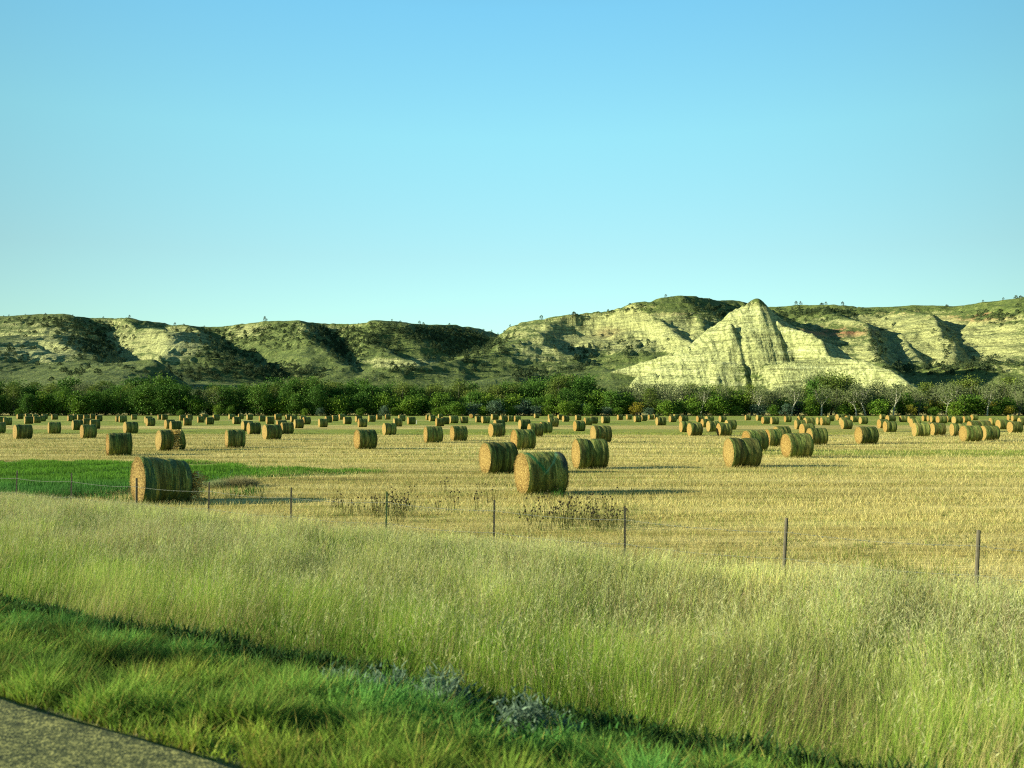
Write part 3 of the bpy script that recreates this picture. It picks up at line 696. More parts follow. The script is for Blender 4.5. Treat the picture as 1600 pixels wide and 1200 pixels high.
# photo measurements: left, right, foot (pixels of the photograph)
BALES = [
(-14,6,677.5),(-4,8,662),(4,17,664.3),(18,48,686.5),(73,93,678),(25,35.5,655),(36,51,662.5),(38,49,655.2),(50,59,656.5),(52,62,661),(60,70,659),(64,74,655),(79,90,656),
(104,115,658.5),(114,122,656),(120,129,656.4),(112,127,672),(128,142,667),(123,149,685),(140,154,670),(129,140,657),(141,147,655),(148,159.5,658.5),(180,190,659.5),(184,198,660.7),(190.7,214.5,677.5),(161,205,712),
(204,214,656),(224,238,662),(227,241,665.6),(246,254,656),(251,262,656.5),(257,271,670),(265,281,674),(279,290,657.5),(285,299,665),(291,300,657),(307,319,660.5),(313,326,656),(320,334,663.7),(331,343,657.5),(356,367,655.7),(362,376,663),(371,381,655),(384,395,656.6),(377,394,674),(384,407,678.7),(349,382,700),
(405,413,659),(414,429,663),(427,441,656.5),(408,439.5,686.5),(430,448,672),(436,459,678.3),(445,455,656.5),(453,464,660),(458,474,669.5),(472,485,663.3),(469,477,660),(497,511,667.8),(508,517.5,660.6),(517,529,658.7),(528,540,656),(535,549.5,663),(554,566,660),(558,573.5,667.8),(574,587.5,659.6),(587,597,656),(551,589,702.3),(596,619.5,679.7),
(601,610,656),(613,629,667),(621,634,659),(635,650,663.7),(666,673,657),(670,680,658.7),(679,695,666.6),(691,700,663.5),(700,717,662),(719,732,662),(743,753,660.5),(751,766,662),(766,780,656.6),(780,794,660),(793,803,659),(685,691,654),(762.5,790,682.5),(660,693,692),(702,731,689),(748,810,740),(770,790,672),
(803,814,659.4),(834,843,653.8),(856,865,656),(855,874,667.5),(871,880,656.5),(878,890,659.4),(899,908,657),(896,914.5,674),(912,926,664.4),(921,935,662.5),(939,954,662),(964,974,656.6),(978,988,656),(990,1003,660),(809,830,671.5),(823,850,682.5),(843,862.5,677.5),(922,957,692),(797,838,703.7),(892,953.5,733),
(1001,1011,658),(1013,1022,656),(1021,1029,655),(1024,1042,665),(1045,1058,660),(1052,1062,655),(1061,1076,661),(1064,1080,675.6),(1074,1099,680.6),(1088,1100,660),(1098,1109,668),(1102,1116,661),(1107,1122,674.7),(1120,1145,680.6),(1124,1135,660),(1133,1152,671.6),(1164,1174,657),(1182,1192,658),(1192,1202,662.7),(1132,1192,730.5),(1161,1202,705.6),
(1209,1237,689),(1197,1228,697.5),(1223,1272.5,716),(1262,1295,694.6),(1251,1274,681),(1204,1218,663.7),(1226,1237,660),(1247,1258,660),(1244,1258,671),(1256,1274,667),(1278,1288,664),(1282,1298.5,665.4),(1293,1304,658.7),(1306,1320,657),(1321,1333,659.7),(1330,1342,660.2),(1314,1325,665),(1315,1333,671),(1343,1357,662.9),(1375,1385,655.7),(1385,1400,660),(1375,1387,670),(1382,1402,675.4),(1338.5,1373.5,693),
(1406,1418.6,660),(1420,1431,661),(1443,1451,658.5),(1452,1458,659),(1457,1464,660.5),(1464,1481,662),(1480,1490,660),(1427,1455,682),(1424,1438,668),(1452,1469,679),(1461,1474,680.3),(1489,1505,663),(1506,1517,660.6),(1517.5,1529,657),(1489,1508,681),(1503,1536,689.7),(1515,1533,676),(1534,1563,688),(1530,1549,675),(1548,1561,665.6),(1559,1577,671.6),(1577,1599,677),(1577,1583,657),(1582,1592,658.7),(1593,1606,665)]
LABELS = {  # the bales large enough to be told apart by eye, keyed by their left edge and foot
(892,733):'wide twine-grooved bale with golden end, just right of the teal-streaked bale',
(748,740):'striped bale partly hidden behind the teal-streaked bale in front',
(797,703.7):'bale seen just above the two big middle bales, behind the striped one',
(922,692):'bale directly behind the wide golden-ended one right of centre',
(1132,730.5):'large bale with bright golden end, right of centre, a smaller one behind it',
(1161,705.6):'bale peeking out behind the large golden-ended bale right of centre',
(1223,716):'double-grooved bale in front of a cluster, below the butte\'s right shoulder',
(1262,694.6):'pale bale tucked behind the right side of the double-grooved bale',
(1338.5,693):'bale standing alone on bare stubble right of the double-grooved bale cluster',
(1503,689.7):'front left bale of the overlapping pair near the far right',
(1534,688):'front right bale of the overlapping pair near the far right',
(161,712):'bale with dark vertical groove, beyond and left of the tall near bale',
(349,700):'lone bale right of the split bale, above the green patch',
(551,702.3):'lone bale on open stubble below the small grassy knoll',
(660,692):'left bale of the pair in open stubble left of the striped bale',
(702,689):'right bale of the pair left of the striped bale, bright split line',
(18,686.5):'bale standing on the green strip near the left edge',
(123,685):'two dark humped bale before a pile-up of smaller bales at the left',
(408,686.5):'dark two-lobed bale in front of the trio beyond the green patch',
(1197,697.5):'bale half hidden behind the double-grooved bale\'s left side',
(1209,689):'bale between two overlapping neighbours left of the double-grooved bale',
(1577,677):'bale at the right edge of the photo, clear of its neighbours',
(1251,681):'bale just above the double-grooved bale, golden end showing',
(1427,682):'bale with golden end leading a short row below the butte\'s right toe',
(762.5,682.5):'dark bale with golden end directly above the striped one',
(823,682.5):'bale overlapping the one behind it above the teal-streaked bale',
}
ZONES = [(150,'the leftmost bluff'),(340,'the rounded pale bluff'),(460,'the lone skyline bush'),(560,'the grassy cone hill'),(680,'the small grassy knoll'),(830,'the low red bank'),(980,'the shadowed hollow'),(1120,'the butte\'s left flank'),(1240,'the butte\'s peak'),(1390,'the butte\'s right shoulder'),(1500,'the dark narrow gully'),(9999,'the rightmost slope')]
def zone(px):
    for a, n in ZONES:
        if px < a: return n
ORD = ['first','second','third','fourth','fifth','sixth','seventh','eighth','ninth','tenth','eleventh','twelfth','thirteenth','fourteenth','fifteenth','sixteenth','seventeenth','eighteenth','nineteenth','twentieth']+['twenty-'+x for x in ['first','second','third','fourth','fifth','sixth','seventh','eighth','ninth']]
CLASS = [(657.2,'the tiniest bales'),(661,'the tiny bales'),(668,'the small distant bales'),(676.5,'the smallish bales'),(9999,'the mid-sized bales')]
groups = {}
for bl in BALES:
    key = (bl[0], bl[2])
    if key in LABELS: continue
    cl = next(n for a, n in CLASS if bl[2] < a)
    groups.setdefault((cl, zone((bl[0]+bl[1])/2)), []).append(bl)
for (cl, zn), lst in groups.items():
    lst.sort(key=lambda q: q[0])
    for i, bl in enumerate(lst):
        if len(lst) == 1: LABELS[(bl[0], bl[2])] = 'only one of %s standing below %s' % (cl, zn)
        else: LABELS[(bl[0], bl[2])] = '%s from left of %s below %s' % (ORD[i], cl, zn)
GROUP = 'round hay bales left standing on the mown field'
def put_bale(e, l, r, foot, theta=None, jit=True, zoff=0):
    px = (l+r)/2; X, Y = flat_at(px, foot-.4)
    if theta is None: theta = 11+16*np.clip(px/1600, 0, 1)+rng.uniform(-5, 5)
    al = math.degrees(math.atan((px-800)/FPX))
    phi = math.radians(theta-al)
    e.location = (X, Y+.3, float(ground_z(np.array([X]), np.array([Y+.3]))[0])-.02+zoff)
    e.rotation_euler = (0, 0, phi)
    sc_ = 1.0 if not jit else float(np.clip((r-l)*Y/FPX/2.12, .88, 1.1))
    e.scale = (sc_, sc_*.98+.02, .5+.5*sc_)
    return e
for i, bl in enumerate(BALES):
    near = bl[2] > 688
    e = get_bale(int(rng.integers(0, 5)), near)
    put_bale(e, *bl)
    e['label'] = LABELS[(bl[0], bl[2])]; e['group'] = GROUP
# the special ones
e = make_bale('teal', 40, waist=.25, sag=1.2, fuzz=3500, nx=34, nt_=72, wrapmat=M_WRAP_TEAL)
put_bale(e, 802, 890, 773, 22, False); e['label'] = 'large front bale with golden end and torn teal netting, middle of photo'; e['group'] = GROUP
e = make_bale('tall', 52, R=.86, waist=.5, sag=1.8, fuzz=3500, nx=34, nt_=72, taper=.13, wrapmat=M_WRAP_BLUE)
put_bale(e, 200, 297, 787, 17, False); e['label'] = 'biggest, sagging bale behind the wire fence, beside the green patch'; e['group'] = GROUP
e.location.x -= .03
TALL = Vector(e.location)
e = make_bale('turned', 61, waist=0, sag=.5, fuzz=100, nx=14, nt_=28)
put_bale(e, 732, 742.5, 653.9, 62, False); e.scale = (.8, .9, .9); e['label'] = 'tiny bale turned end-on showing pale round face, at the tree line'; e['group'] = GROUP
e = make_bale('turnedb', 67, waist=0, sag=.5, fuzz=100, nx=14, nt_=28)
put_bale(e, 50, 58, 654.6, 70, False); e.scale = (.8, .9, .9); e['label'] = 'tiny bright round-faced bale at the tree line, second cluster from left'; e['group'] = GROUP
# split bale: two slabs leaning apart with loose gold hay spilling between them
e = empty('hay_bale', category='hay bale', label='split bale bursting open down its middle with loose golden hay', group=GROUP)
w1, c1 = bale_meshes('split_a', 71, Lb=.95, waist=0, fuzz=900, nx=18); w2, c2 = bale_meshes('split_b', 77, Lb=.62, waist=0, fuzz=700, nx=14, taper=.0)
for (w_, c_, x_, tilt) in ((w1, c1, -.55, .03), (w2, c2, .66, -.13)):
    a = obj('net_wrap', w_, e, (x_, 0, .02)); a.rotation_euler = (0, tilt, 0)
    b_ = obj('straw_core', c_, e, (x_, 0, .02)); b_.rotation_euler = (0, tilt, 0)
def straw_heap(n, cx, sx_, sy_, h0, h1, seed, ln=(.15, .45)):
    wr = np.random.default_rng(seed)
    p = np.stack([cx+wr.normal(0, sx_, n), wr.normal(0, sy_, n), wr.uniform(h0, h1, n)], -1)
    d = wr.normal(0, 1, (n, 3)); d[:, 2] = -np.abs(d[:, 2])*.8; d /= np.linalg.norm(d, axis=1)[:, None]
    sv = np.cross(d, wr.normal(0, 1, (n, 3))); sv /= np.linalg.norm(sv, axis=1)[:, None]
    wd = wr.uniform(.006, .02, n)[:, None]; l_ = wr.uniform(*ln, n)[:, None]
    q = p+d*l_; q[:, 2] = np.maximum(q[:, 2], .0)
    V = np.stack([p-sv*wd, p+sv*wd, q+sv*wd*.4, q-sv*wd*.4], 1).reshape(-1, 3)
    c = lerp((.34, .21, .05), (.85, .68, .25), wr.uniform(0, 1, n)**1.3)
    return V, np.arange(4*n).reshape(-1, 4), np.repeat(c, 4, 0)
acc = Acc()
for k in range(10):
    V, F_, c = straw_heap(260, .12+.30*(k/9-.5)*(1-.3), .06, .30+.045*(9-k), .12+.15*k, .3+.155*k, 100+k)
    V[:, 0] += .25*(1-k/9)*0
    acc.add(V, F_, c)
# crossing ropes of gold hay down the open front
for k, (x0_, x1_) in enumerate([(.0, .42), (.34, .02), (.1, .3)]):
    t = np.linspace(0, 1, 9); pts = np.stack([x0_+(x1_-x0_)*t, -.80+.25*(1-t)*0-.02*k+.5*np.abs(t-.45)**2, .05+1.5*t], -1)
    for q in pts:
        V, F_, c = straw_heap(70, 0, .05, .05, -.1, .12, 200+k, (.1, .25)); V = V+q; V[:, 2] = np.maximum(V[:, 2], .01); acc.add(V, F_, c)
obj('loose_hay', acc.mesh('loose_hay', [M_STRAWBITS], col=True), e)
put_bale(e, 243, 287.5, 704.2, 17, False); e.scale = (1.0, 1, .98)
# spilled hay by the big near bale
acc = Acc()
for k in range(9):
    V, F_, c = straw_heap(90, -.08+.02*k, .08+.02*(9-k)*.5, .38, .02+.10*k, .14+.12*k, 300+k, (.12, .34)); acc.add(V, F_, c)
V, F_, c = straw_heap(260, .12, .15, .42, .02, .10, 340, (.1, .35)); acc.add(V, F_, c)
o = obj('spilled_hay', acc.mesh('spilled_hay', [M_STRAWBITS], col=True), None, (float(TALL.x)+1.0, float(TALL.y)+.40, 0), label='loose golden hay fallen against the right end of the biggest near bale', category='loose hay')
o.rotation_euler = (0, 0, math.radians(40))

# ================================================================== TREES
LEAFCOLS = {
 'green': [(.024, .058, .008), (.044, .104, .014), (.074, .148, .018), (.115, .185, .024)],
 'bright': [(.034, .080, .008), (.058, .122, .012), (.105, .175, .015), (.155, .21, .02)],
 'olive': [(.048, .075, .012), (.082, .120, .019), (.125, .162, .028), (.18, .20, .04)],
 'grey': [(.068, .090, .034), (.105, .132, .050), (.145, .172, .065), (.20, .215, .085)],
 'silver': [(.030, .060, .030), (.05, .09, .05), (.075, .12, .068), (.11, .15, .085)],
 'yellow': [(.07, .08, .009), (.11, .115, .010), (.16, .145, .014), (.22, .175, .015)],
 'juniper': [(.022, .036, .017), (.035, .055, .022), (.05, .075, .03), (.06, .09, .033)]}
LM = {k: mat_leaves('leaves_'+k, v) for k, v in LEAFCOLS.items()}
M_BARK = mat_plain('pale_bark', (.15, .14, .095), .9, 3); M_BARKD = mat_plain('dark_bark', (.09, .07, .045), .9, 3)
def tree_meshes(tag, kind, H, RW, trunk_frac, nclump, per, lsz, seed, bark, open_=.0, lean=0.):
    wr = np.random.default_rng(seed); acc = Acc()
    # trunk and limbs
    fork = H*trunk_frac
    pts = [(0, 0, -.3), (wr.normal(0, .1)+lean*.3, wr.normal(0, .1), fork*.5), (wr.normal(0, .2)+lean, wr.normal(0, .2), fork)]
    r0 = .018*H+.06
    V, F_ = tube(pts, [r0*1.25, r0, r0*.8], 7); acc.add(V, F_)
    tips = []
    nl = 6 if H > 9 else 5
    for k in range(nl):
        a = k/nl*2*math.pi+wr.uniform(-.4, .4); rr = RW*wr.uniform(.35, .8)*(0 if k == 0 else 1)
        top = H*wr.uniform(.62, .92); st = np.array(pts[2])*(1 if k % 2 else .8)
        end = np.array([lean+math.cos(a)*rr, math.sin(a)*rr, top]); mid = (st+end)/2+np.array([math.cos(a)*rr*.25, math.sin(a)*rr*.25, -H*.03])
        V, F_ = tube([st, mid, end], [r0*.6, r0*.38, r0*.10], 5); acc.add(V, F_)
        tips += [mid, end]
        for j in range(3):
            e2 = mid+(end-mid)*wr.uniform(0, .8)+wr.normal(0, RW*.22, 3)
            V, F_ = tube([mid+(end-mid)*wr.uniform(0, .6), e2], [r0*.2, r0*.06], 4); acc.add(V, F_); tips.append(e2)
    trunk = acc.mesh('trunk_'+tag, [bark], smooth=True)
    # crown
    cz0 = max(.06, trunk_frac*.75)*H; czc = (cz0+H)/2; hz = (H-cz0)/2
    C = []
    for k in range(nclump):
        if k < len(tips) and wr.random() < .8: c = tips[k].copy()
        else:
            d = wr.normal(0, 1, 3); d /= np.linalg.norm(d); q = wr.uniform(.45, 1.0)
            widen = 1.0-.35*max(0, d[2])+.15*min(0, d[2])
            c = np.array([lean+d[0]*RW*q*widen, d[1]*RW*q*widen, czc+d[2]*hz*q])
        C.append(c)
    C = np.array(C); cs = wr.uniform(.6, 1.35, nclump)*RW*.21
    tone = wr.uniform(0, 1, nclump)
    n = nclump*per; ci = np.repeat(np.arange(nclump), per)
    P = C[ci]+wr.normal(0, 1, (n, 3))*cs[ci][:, None]*np.array([1.1, 1.1, .75])
    P[:, 2] = np.clip(P[:, 2], .15, H*1.04)
    keep = wr.random(n) > open_
    P = P[keep]; ci = ci[keep]; n = len(P)
    a = wr.normal(0, 1, (n, 3)); a /= np.linalg.norm(a, axis=1)[:, None]
    b_ = np.cross(a, wr.normal(0, 1, (n, 3))); b_ /= np.linalg.norm(b_, axis=1)[:, None]
    s_ = wr.uniform(.5, 1.25, n)[:, None]*lsz
    V = np.stack([P-a*s_, P+b_*s_*.6, P+a*s_, P-b_*s_*.6], 1).reshape(-1, 3)
    col = np.clip(tone[ci]*.65+wr.uniform(0, .35, n), 0, 1); colv = np.repeat(np.stack([col]*3, -1), 4, 0)
    crown = mesh_np('crown_'+tag, V, np.arange(4*n).reshape(-1, 4), [LM[kind]], col=colv)
    return trunk, crown
def make_tree(name, trunk, crown, cat):
    e = empty(name, category=cat); obj('trunk', trunk, e); obj('crown', crown, e); return e
TREEK = {  # name, leaf kind, H, RW, trunk_frac, clumps, per, leaf, bark, open, lean
 'green_a': ('cottonwood_tree', 'green', 15, 5.6, .06, 96, 50, .36, M_BARKD, .05, 0),
 'green_b': ('cottonwood_tree', 'green', 13, 4.9, .05, 84, 50, .36, M_BARKD, .05, .3),
 'olive_a': ('cottonwood_tree', 'olive', 18, 5.9, .12, 96, 48, .36, M_BARK, .1, 0),
 'olive_b': ('cottonwood_tree', 'olive', 16.5, 5.2, .10, 84, 48, .36, M_BARK, .1, .6),
 'grey_a': ('cottonwood_tree', 'grey', 17, 5.4, .22, 84, 40, .30, M_BARK, .25, .8),
 'grey_b': ('cottonwood_tree', 'grey', 16, 5.0, .24, 76, 38, .30, M_BARK, .3, -1.0),
 'pale_a': ('cottonwood_tree', 'grey', 16, 4.8, .40, 60, 36, .30, None, .35, 1.8),
 'pale_b': ('cottonwood_tree', 'grey', 15, 4.5, .42, 56, 36, .30, None, .35, -2.0),
 'bush_a': ('leafy_bush', 'bright', 6.0, 3.6, .03, 48, 44, .30, M_BARKD, .03, 0),
 'bush_b': ('leafy_bush', 'bright', 8.0, 3.9, .03, 56, 44, .32, M_BARKD, .03, 0),
 'silver_a': ('silver_bush', 'silver', 5.5, 3.0, .03, 38, 42, .27, M_BARKD, .05, 0),
 'yellow_a': ('yellowing_bush', 'yellow', 6.0, 2.8, .05, 32, 38, .28, M_BARKD, .08, 0)}
TREEK = {k: (('leafy_bush' if v[0] == 'roadside_bush' else v[0]),)+v[1:] for k, v in TREEK.items()}
TNAME = {'pale': 'pale-trunked leaning cottonwood', 'green': 'dark green cottonwood', 'olive': 'tall olive-green cottonwood', 'grey': 'grey-green cottonwood', 'bright': 'bright green leafy bush', 'silver': 'silvery blue-green bush', 'yellow': 'yellowing bush'}
tprotos = {}; placed = []
def place_tree(key, px, D, hs, rz=None, ws=None):
    nm, kind = TREEK[key][:2]
    if key not in tprotos:
        t_, c_ = tree_meshes(key, kind, *TREEK[key][2:8], seed=hash_(key), bark=TREEK[key][8] or mat_plain('white_bark', (.27, .26, .19), .8, 4, .2), open_=TREEK[key][9], lean=TREEK[key][10])
        tprotos[key] = make_tree(nm, t_, c_, 'bush' if kind in ('bright', 'silver', 'yellow') else 'tree'); e = tprotos[key]
    else: e = copy_tree(tprotos[key])
    X = (px-800)/FPX*D
    e.location = (X, D, -.1); w_ = ws or hs*rng.uniform(.9, 1.12); e.scale = (w_, w_, hs); e.rotation_euler = (0, 0, rng.uniform(0, 6.28) if rz is None else rz)
    placed.append((e, 'pale' if key[:4] == 'pale' else kind, px, D)); return e
def hash_(s): return sum((i+3)*ord(c) for i, c in enumerate(s)) % 9973
def top_profile(px):   # height of the wood's top edge in the photo, as a row
    return np.interp(px, [-60, 0, 60, 120, 180, 235, 300, 400, 440, 500, 560, 640, 700, 760, 820, 870, 920, 950, 1000, 1050, 1120, 1180, 1240, 1300, 1340, 1400, 1470, 1540, 1600, 1660],
                         [588, 588, 592, 584, 590, 584, 598, 590, 586, 584, 592, 590, 594, 596, 586, 580, 584, 604, 590, 586, 594, 592, 594, 576, 588, 592, 590, 582, 580, 580])
px = -70.
while px < 1690:      # tall trees, back rows
    for D, dy in ((447, 1.0), (425, 5.0)):
        x_ = px+rng.uniform(-8, 8)+(0 if D > 440 else 13)
        row = top_profile(x_)+dy+abs(rng.normal(0, 6.5))-(5 if rng.random() < .12 else 0); hgt = CAM_H+(HOR-row)/FPX*D
        r_ = rng.random()
        if x_ < 330: k = 'olive_a' if r_ < .35 else 'olive_b' if r_ < .5 else 'green_a' if r_ < .7 else 'grey_a' if r_ < .85 else 'green_b'
        elif x_ < 640: k = 'olive_a' if r_ < .3 else 'green_a' if r_ < .6 else 'green_b' if r_ < .75 else 'grey_b' if r_ < .85 else 'olive_b'
        elif x_ < 950: k = 'olive_a' if r_ < .3 else 'green_a' if r_ < .55 else 'green_b' if r_ < .75 else 'olive_b'
        else: k = 'grey_a' if r_ < .34 else 'grey_b' if r_ < .62 else 'olive_a' if r_ < .84 else 'green_b' if r_ < .9 else 'olive_b'
        place_tree(k, x_, D+rng.uniform(-4, 4), hgt/TREEK[k][2])
    px += 25+rng.uniform(-3, 5)
px = -60.
while px < 1680:      # front rank at the field edge
    D = 402+rng.uniform(-5, 5)
    r_ = rng.random()
    if px < 560:
        k = 'green_a' if r_ < .4 else 'green_b' if r_ < .7 else 'bush_b' if r_ < .88 else 'olive_b'
        hs = rng.uniform(.72, .98) if k[:4] != 'bush' else rng.uniform(.9, 1.4)
    elif px < 940:
        k = 'green_b' if r_ < .3 else 'bush_b' if r_ < .65 else 'green_a' if r_ < .8 else 'olive_b' if r_ < .92 else 'silver_a'
        hs = rng.uniform(.6, .9) if k[:4] not in ('bush', 'silv') else rng.uniform(.95, 1.5)
    else:
        k = 'grey_a' if r_ < .2 else 'grey_b' if r_ < .36 else 'bush_b' if r_ < .6 else 'green_b' if r_ < .72 else 'olive_b' if r_ < .84 else 'silver_a' if r_ < .94 else 'yellow_a'
        hs = rng.uniform(.7, .92) if k[:4] in ('grey', 'oliv', 'gree') else rng.uniform(.9, 1.4)
    place_tree(k, px+rng.uniform(-6, 6), D, hs)
    px += 20+rng.uniform(-3, 5)
px = -60.
while px < 1680:      # shaded undergrowth between the trunks
    r_ = rng.random(); k = 'green_b' if r_ < .5 else 'bush_b' if r_ < .8 else 'green_a'
    place_tree(k, px+rng.uniform(-5, 5), 413+rng.uniform(-4, 4), rng.uniform(.40, .62) if k[0] == 'g' else rng.uniform(.7, 1.0), ws=rng.uniform(.8, 1.05))
    px += 24
px = -50.
while px < 1670:      # low bushes right on the edge
    r_ = rng.random(); p_ = .35 if px < 600 else .9 if px < 1100 else .55
    if rng.random() < p_:
        k = 'bush_a' if r_ < .55 else 'silver_a' if r_ < .78 else 'bush_b' if r_ < .9 else 'yellow_a'
        place_tree(k, px+rng.uniform(-7, 7), 392+rng.uniform(-3, 3), rng.uniform(.6, 1.15) if px > 600 else rng.uniform(.4, .7))
    px += 21+rng.uniform(-3, 6)
for k, x_, D, hs in [('pale_a', 1183, 393, .9), ('pale_b', 1236, 390, .95), ('pale_a', 1283, 391, .9), ('pale_b', 1338, 397, .9), ('pale_a', 1352, 396, .95), ('pale_b', 1395, 392, 1.), ('pale_a', 1478, 392, .95), ('pale_b', 1542, 393, .9), ('pale_b', 1095, 395, .9), ('pale_a', 340, 398, .8),  ('yellow_a', 232, 416, 1.7), ('silver_a', 775, 389, 1.25), ('bush_a', 718, 389, .8), ('olive_a', 1298, 418, 1.12), ('olive_a', 870, 415, 1.05), ('green_a', 905, 414, 1.1), ('green_a', 490, 420, 1.18), ('bush_b', 640, 394, 1.1), ('bush_b', 1120, 393, 1.3)]:
    place_tree(k, x_, D, hs)
tg = {}
for e, kind, px, D in placed: tg.setdefault((kind, zone(px), 0 if D < 396 else 1 if D < 412 else 2), []).append((px, e))
ROW = ['edging the field', 'in the front rank', 'in the back rank']
for (kind, zn, rw), lst in tg.items():
    lst.sort(key=lambda q: q[0])
    for i, (px, e) in enumerate(lst):
        nmk = TNAME[kind]
        e['label'] = '%s %s, %s, below %s' % (ORD[i], nmk, ROW[rw], zn) if len(lst) > 1 else 'only %s %s below %s' % (nmk, ROW[rw], zn)
        e['group'] = 'trees and bushes of the wood beyond the field'

# ---- junipers on the badlands
def juniper_mesh(tag, seed, H, RW, n):
    wr = np.random.default_rng(seed)
    t = wr.uniform(0, 1, n)**.8; prof_ = np.sin(np.clip(t*.68+.32, 0, 1)*math.pi)**.6
    a = wr.uniform(0, 6.283, n); lump = 1+.25*np.sin(a*3+seed)+.2*np.sin(a*5+t*9)
    r_ = RW*prof_*lump*np.sqrt(wr.uniform(.3, 1, n))
    P = np.stack([np.cos(a)*r_, np.sin(a)*r_, t*H], -1)
    d = wr.normal(0, 1, (n, 3)); d /= np.linalg.norm(d, axis=1)[:, None]; q = np.cross(d, wr.normal(0, 1, (n, 3))); q /= np.linalg.norm(q, axis=1)[:, None]
    s_ = wr.uniform(.25, .6, n)[:, None]*RW*.42
    V = np.stack([P-d*s_, P+q*s_*.6, P+d*s_, P-q*s_*.6], 1).reshape(-1, 3)
    c = np.repeat(np.stack([wr.uniform(0, 1, n)]*3, -1), 4, 0)
    return V, np.arange(4*n).reshape(-1, 4), c
JV = [juniper_mesh('a', 5, 4.2, 2.1, 150), juniper_mesh('b', 6, 3.2, 2.4, 150), juniper_mesh('c', 9, 5.4, 2.0, 160)]
JM = [mesh_np('juniper_foliage', *j[:2], [LM['juniper']], col=j[2]) for j in JV]
acc = Acc(); V, F_ = tube([(0, 0, -1.2), (0, 0, 1.8)], [.22, .14], 5); acc.add(V, F_); JT = acc.mesh('juniper_trunk', [M_BARKD])
HJ = {}
def juniper(px, D, sc_, label, group=None):
    k = int(rng.integers(0, 3)); X = (px-800)/FPX*D; Z = hill_z(X, D)
    e = empty('juniper', (X, D, Z-1.1*sc_), rng.uniform(0, 6.28), category='juniper', label=label)
    if group: e['group'] = group
    e.scale = (sc_, sc_, sc_)
    obj('crown', JM[k], e); obj('trunk', JT, e)
    return e
def crest_D(px):   # distance of the skyline at this photo column
    i = int(np.clip(np.searchsorted(u, (px-800)/FPX), 0, len(u)-1))
    return float(HY[i, np.argmin(PY[i])])
SKY = [(4,.55,'tiny skyline juniper at the far left'),(12,.7,'second skyline juniper from the far left'),(38,.6,'low skyline bush above the leftmost bluff'),(112,.6,'small bush on the skyline above the dark ravine'),(160,.9,'round dark juniper on the skyline above the big ravine'),(201,1.2,'pointed juniper where the left skyline dips'),(272,1.2,'dark juniper in the dip of the skyline'),(286,.8,'juniper just right of the one in the skyline dip'),(318,.6,'small bush on the skyline left of the lone one'),(413,1.8,'large lone bush on the skyline of the left plateau'),(560,.5,'speck of a bush on the plateau skyline'),(612,.8,'small juniper on the skyline above the grassy knoll'),(625,.9,'second juniper on the skyline above the grassy knoll'),(655,1.3,'dark juniper on the skyline where the plateau steps down'),(661,1.1,'juniper beside the one where the plateau steps down'),(702,1.0,'juniper on the rounded hump left of the saddle'),(755,1.1,'juniper left of the skyline saddle'),(768,.9,'juniper in the skyline saddle'),(778,.8,'first juniper right of the skyline saddle'),(788,.8,'second juniper right of the skyline saddle'),(797,.8,'third juniper right of the skyline saddle'),(846,1.5,'dark bush on the lower left skyline of the big hill'),(897,1.9,'biggest bush on the rising skyline of the big hill'),(985,.8,'small bush on the upper skyline of the big hill'),(1041,1.0,'bush near the top of the big hill'),(1245,1.6,'dark clump on the skyline just right of the butte'),(1252,1.5,'dark clump beside the first one right of the butte'),(1285,1.6,'dark skyline bush on the plateau behind the butte'),(1292,1.2,'low skyline bush on the plateau behind the butte'),(1318,1.4,'round bush on the plateau edge right of the butte'),(1481,1.1,'dark bush on the flat right skyline'),(1538,.8,'small bush on the rising right skyline'),(1570,.9,'juniper on the skyline near the right edge'),(1590,1.4,'dark bush at the right end of the skyline'),(1597,1.3,'last bush on the skyline, cut by the right edge')]
for px, s_, lb in SKY: juniper(px, crest_D(px)-2, s_, lb, 'junipers along the skyline')
# junipers, massed extra in the shaded ravines to deepen their shade: weights in the photograph, planted where the ground really is
regions = [(95,505,60,12,40),(150,530,40,25,90),(350,560,40,22,60),(430,582,60,9,60),(735,535,45,22,110),(535,545,22,18,40),(330,510,45,12,16),(390,530,40,28,20),(470,520,95,16,80),(560,528,60,22,70),(640,520,70,16,80),(700,535,60,22,60),(300,585,60,8,18),(420,585,60,8,20),(120,583,30,6,8),(1260,488,50,10,34),(1320,486,60,8,20),(940,478,40,8,6),(1100,480,30,14,16),(900,560,50,15,22),(1000,545,50,12,8),(1440,578,50,7,26),(1540,572,40,8,22),(1370,540,14,25,14),(1480,535,10,18,8),(1570,495,30,10,18),(780,575,60,8,8),(630,580,40,6,10),(840,588,40,8,18),(20,560,30,14,12),(1130,500,20,16,10)]
vis = np.zeros(HX.shape, bool)
for i in range(len(u)):       # what the camera can see of the slopes
    m = np.minimum.accumulate(PY[i]); vis[i, 1:] = PY[i, 1:] < m[:-1]-.0
sky_row = np.minimum(PY.min(axis=1), 1e9)[:, None]
cand = np.argwhere(vis & (PY > sky_row+6) & (PY < 605) & (PX > -30) & (PX < 1630) & (HY < 1540))
cpx = PX[cand[:, 0], cand[:, 1]]; cpy = PY[cand[:, 0], cand[:, 1]]
jun = []
for cx, cy, rx, ry, cnt in regions:
    w_ = np.exp(-((cpx-cx)/rx)**2-((cpy-cy)/ry)**2)*(1-.97*butte[cand[:, 0], cand[:, 1]])
    if w_.sum() < 1e-3: continue
    pick = rng.choice(len(cand), size=int(cnt*3.2), p=w_/w_.sum())
    for q in pick:
        i, j = cand[q]; jun.append((float(HX[i, j]+rng.uniform(-2, 2)), float(HY[i, j]+rng.uniform(-2, 2)), rng.uniform(.45, 1.5), cpx[q]))
jun.sort(key=lambda q: -q[2]/q[1])
NJ = 250
jg = {}
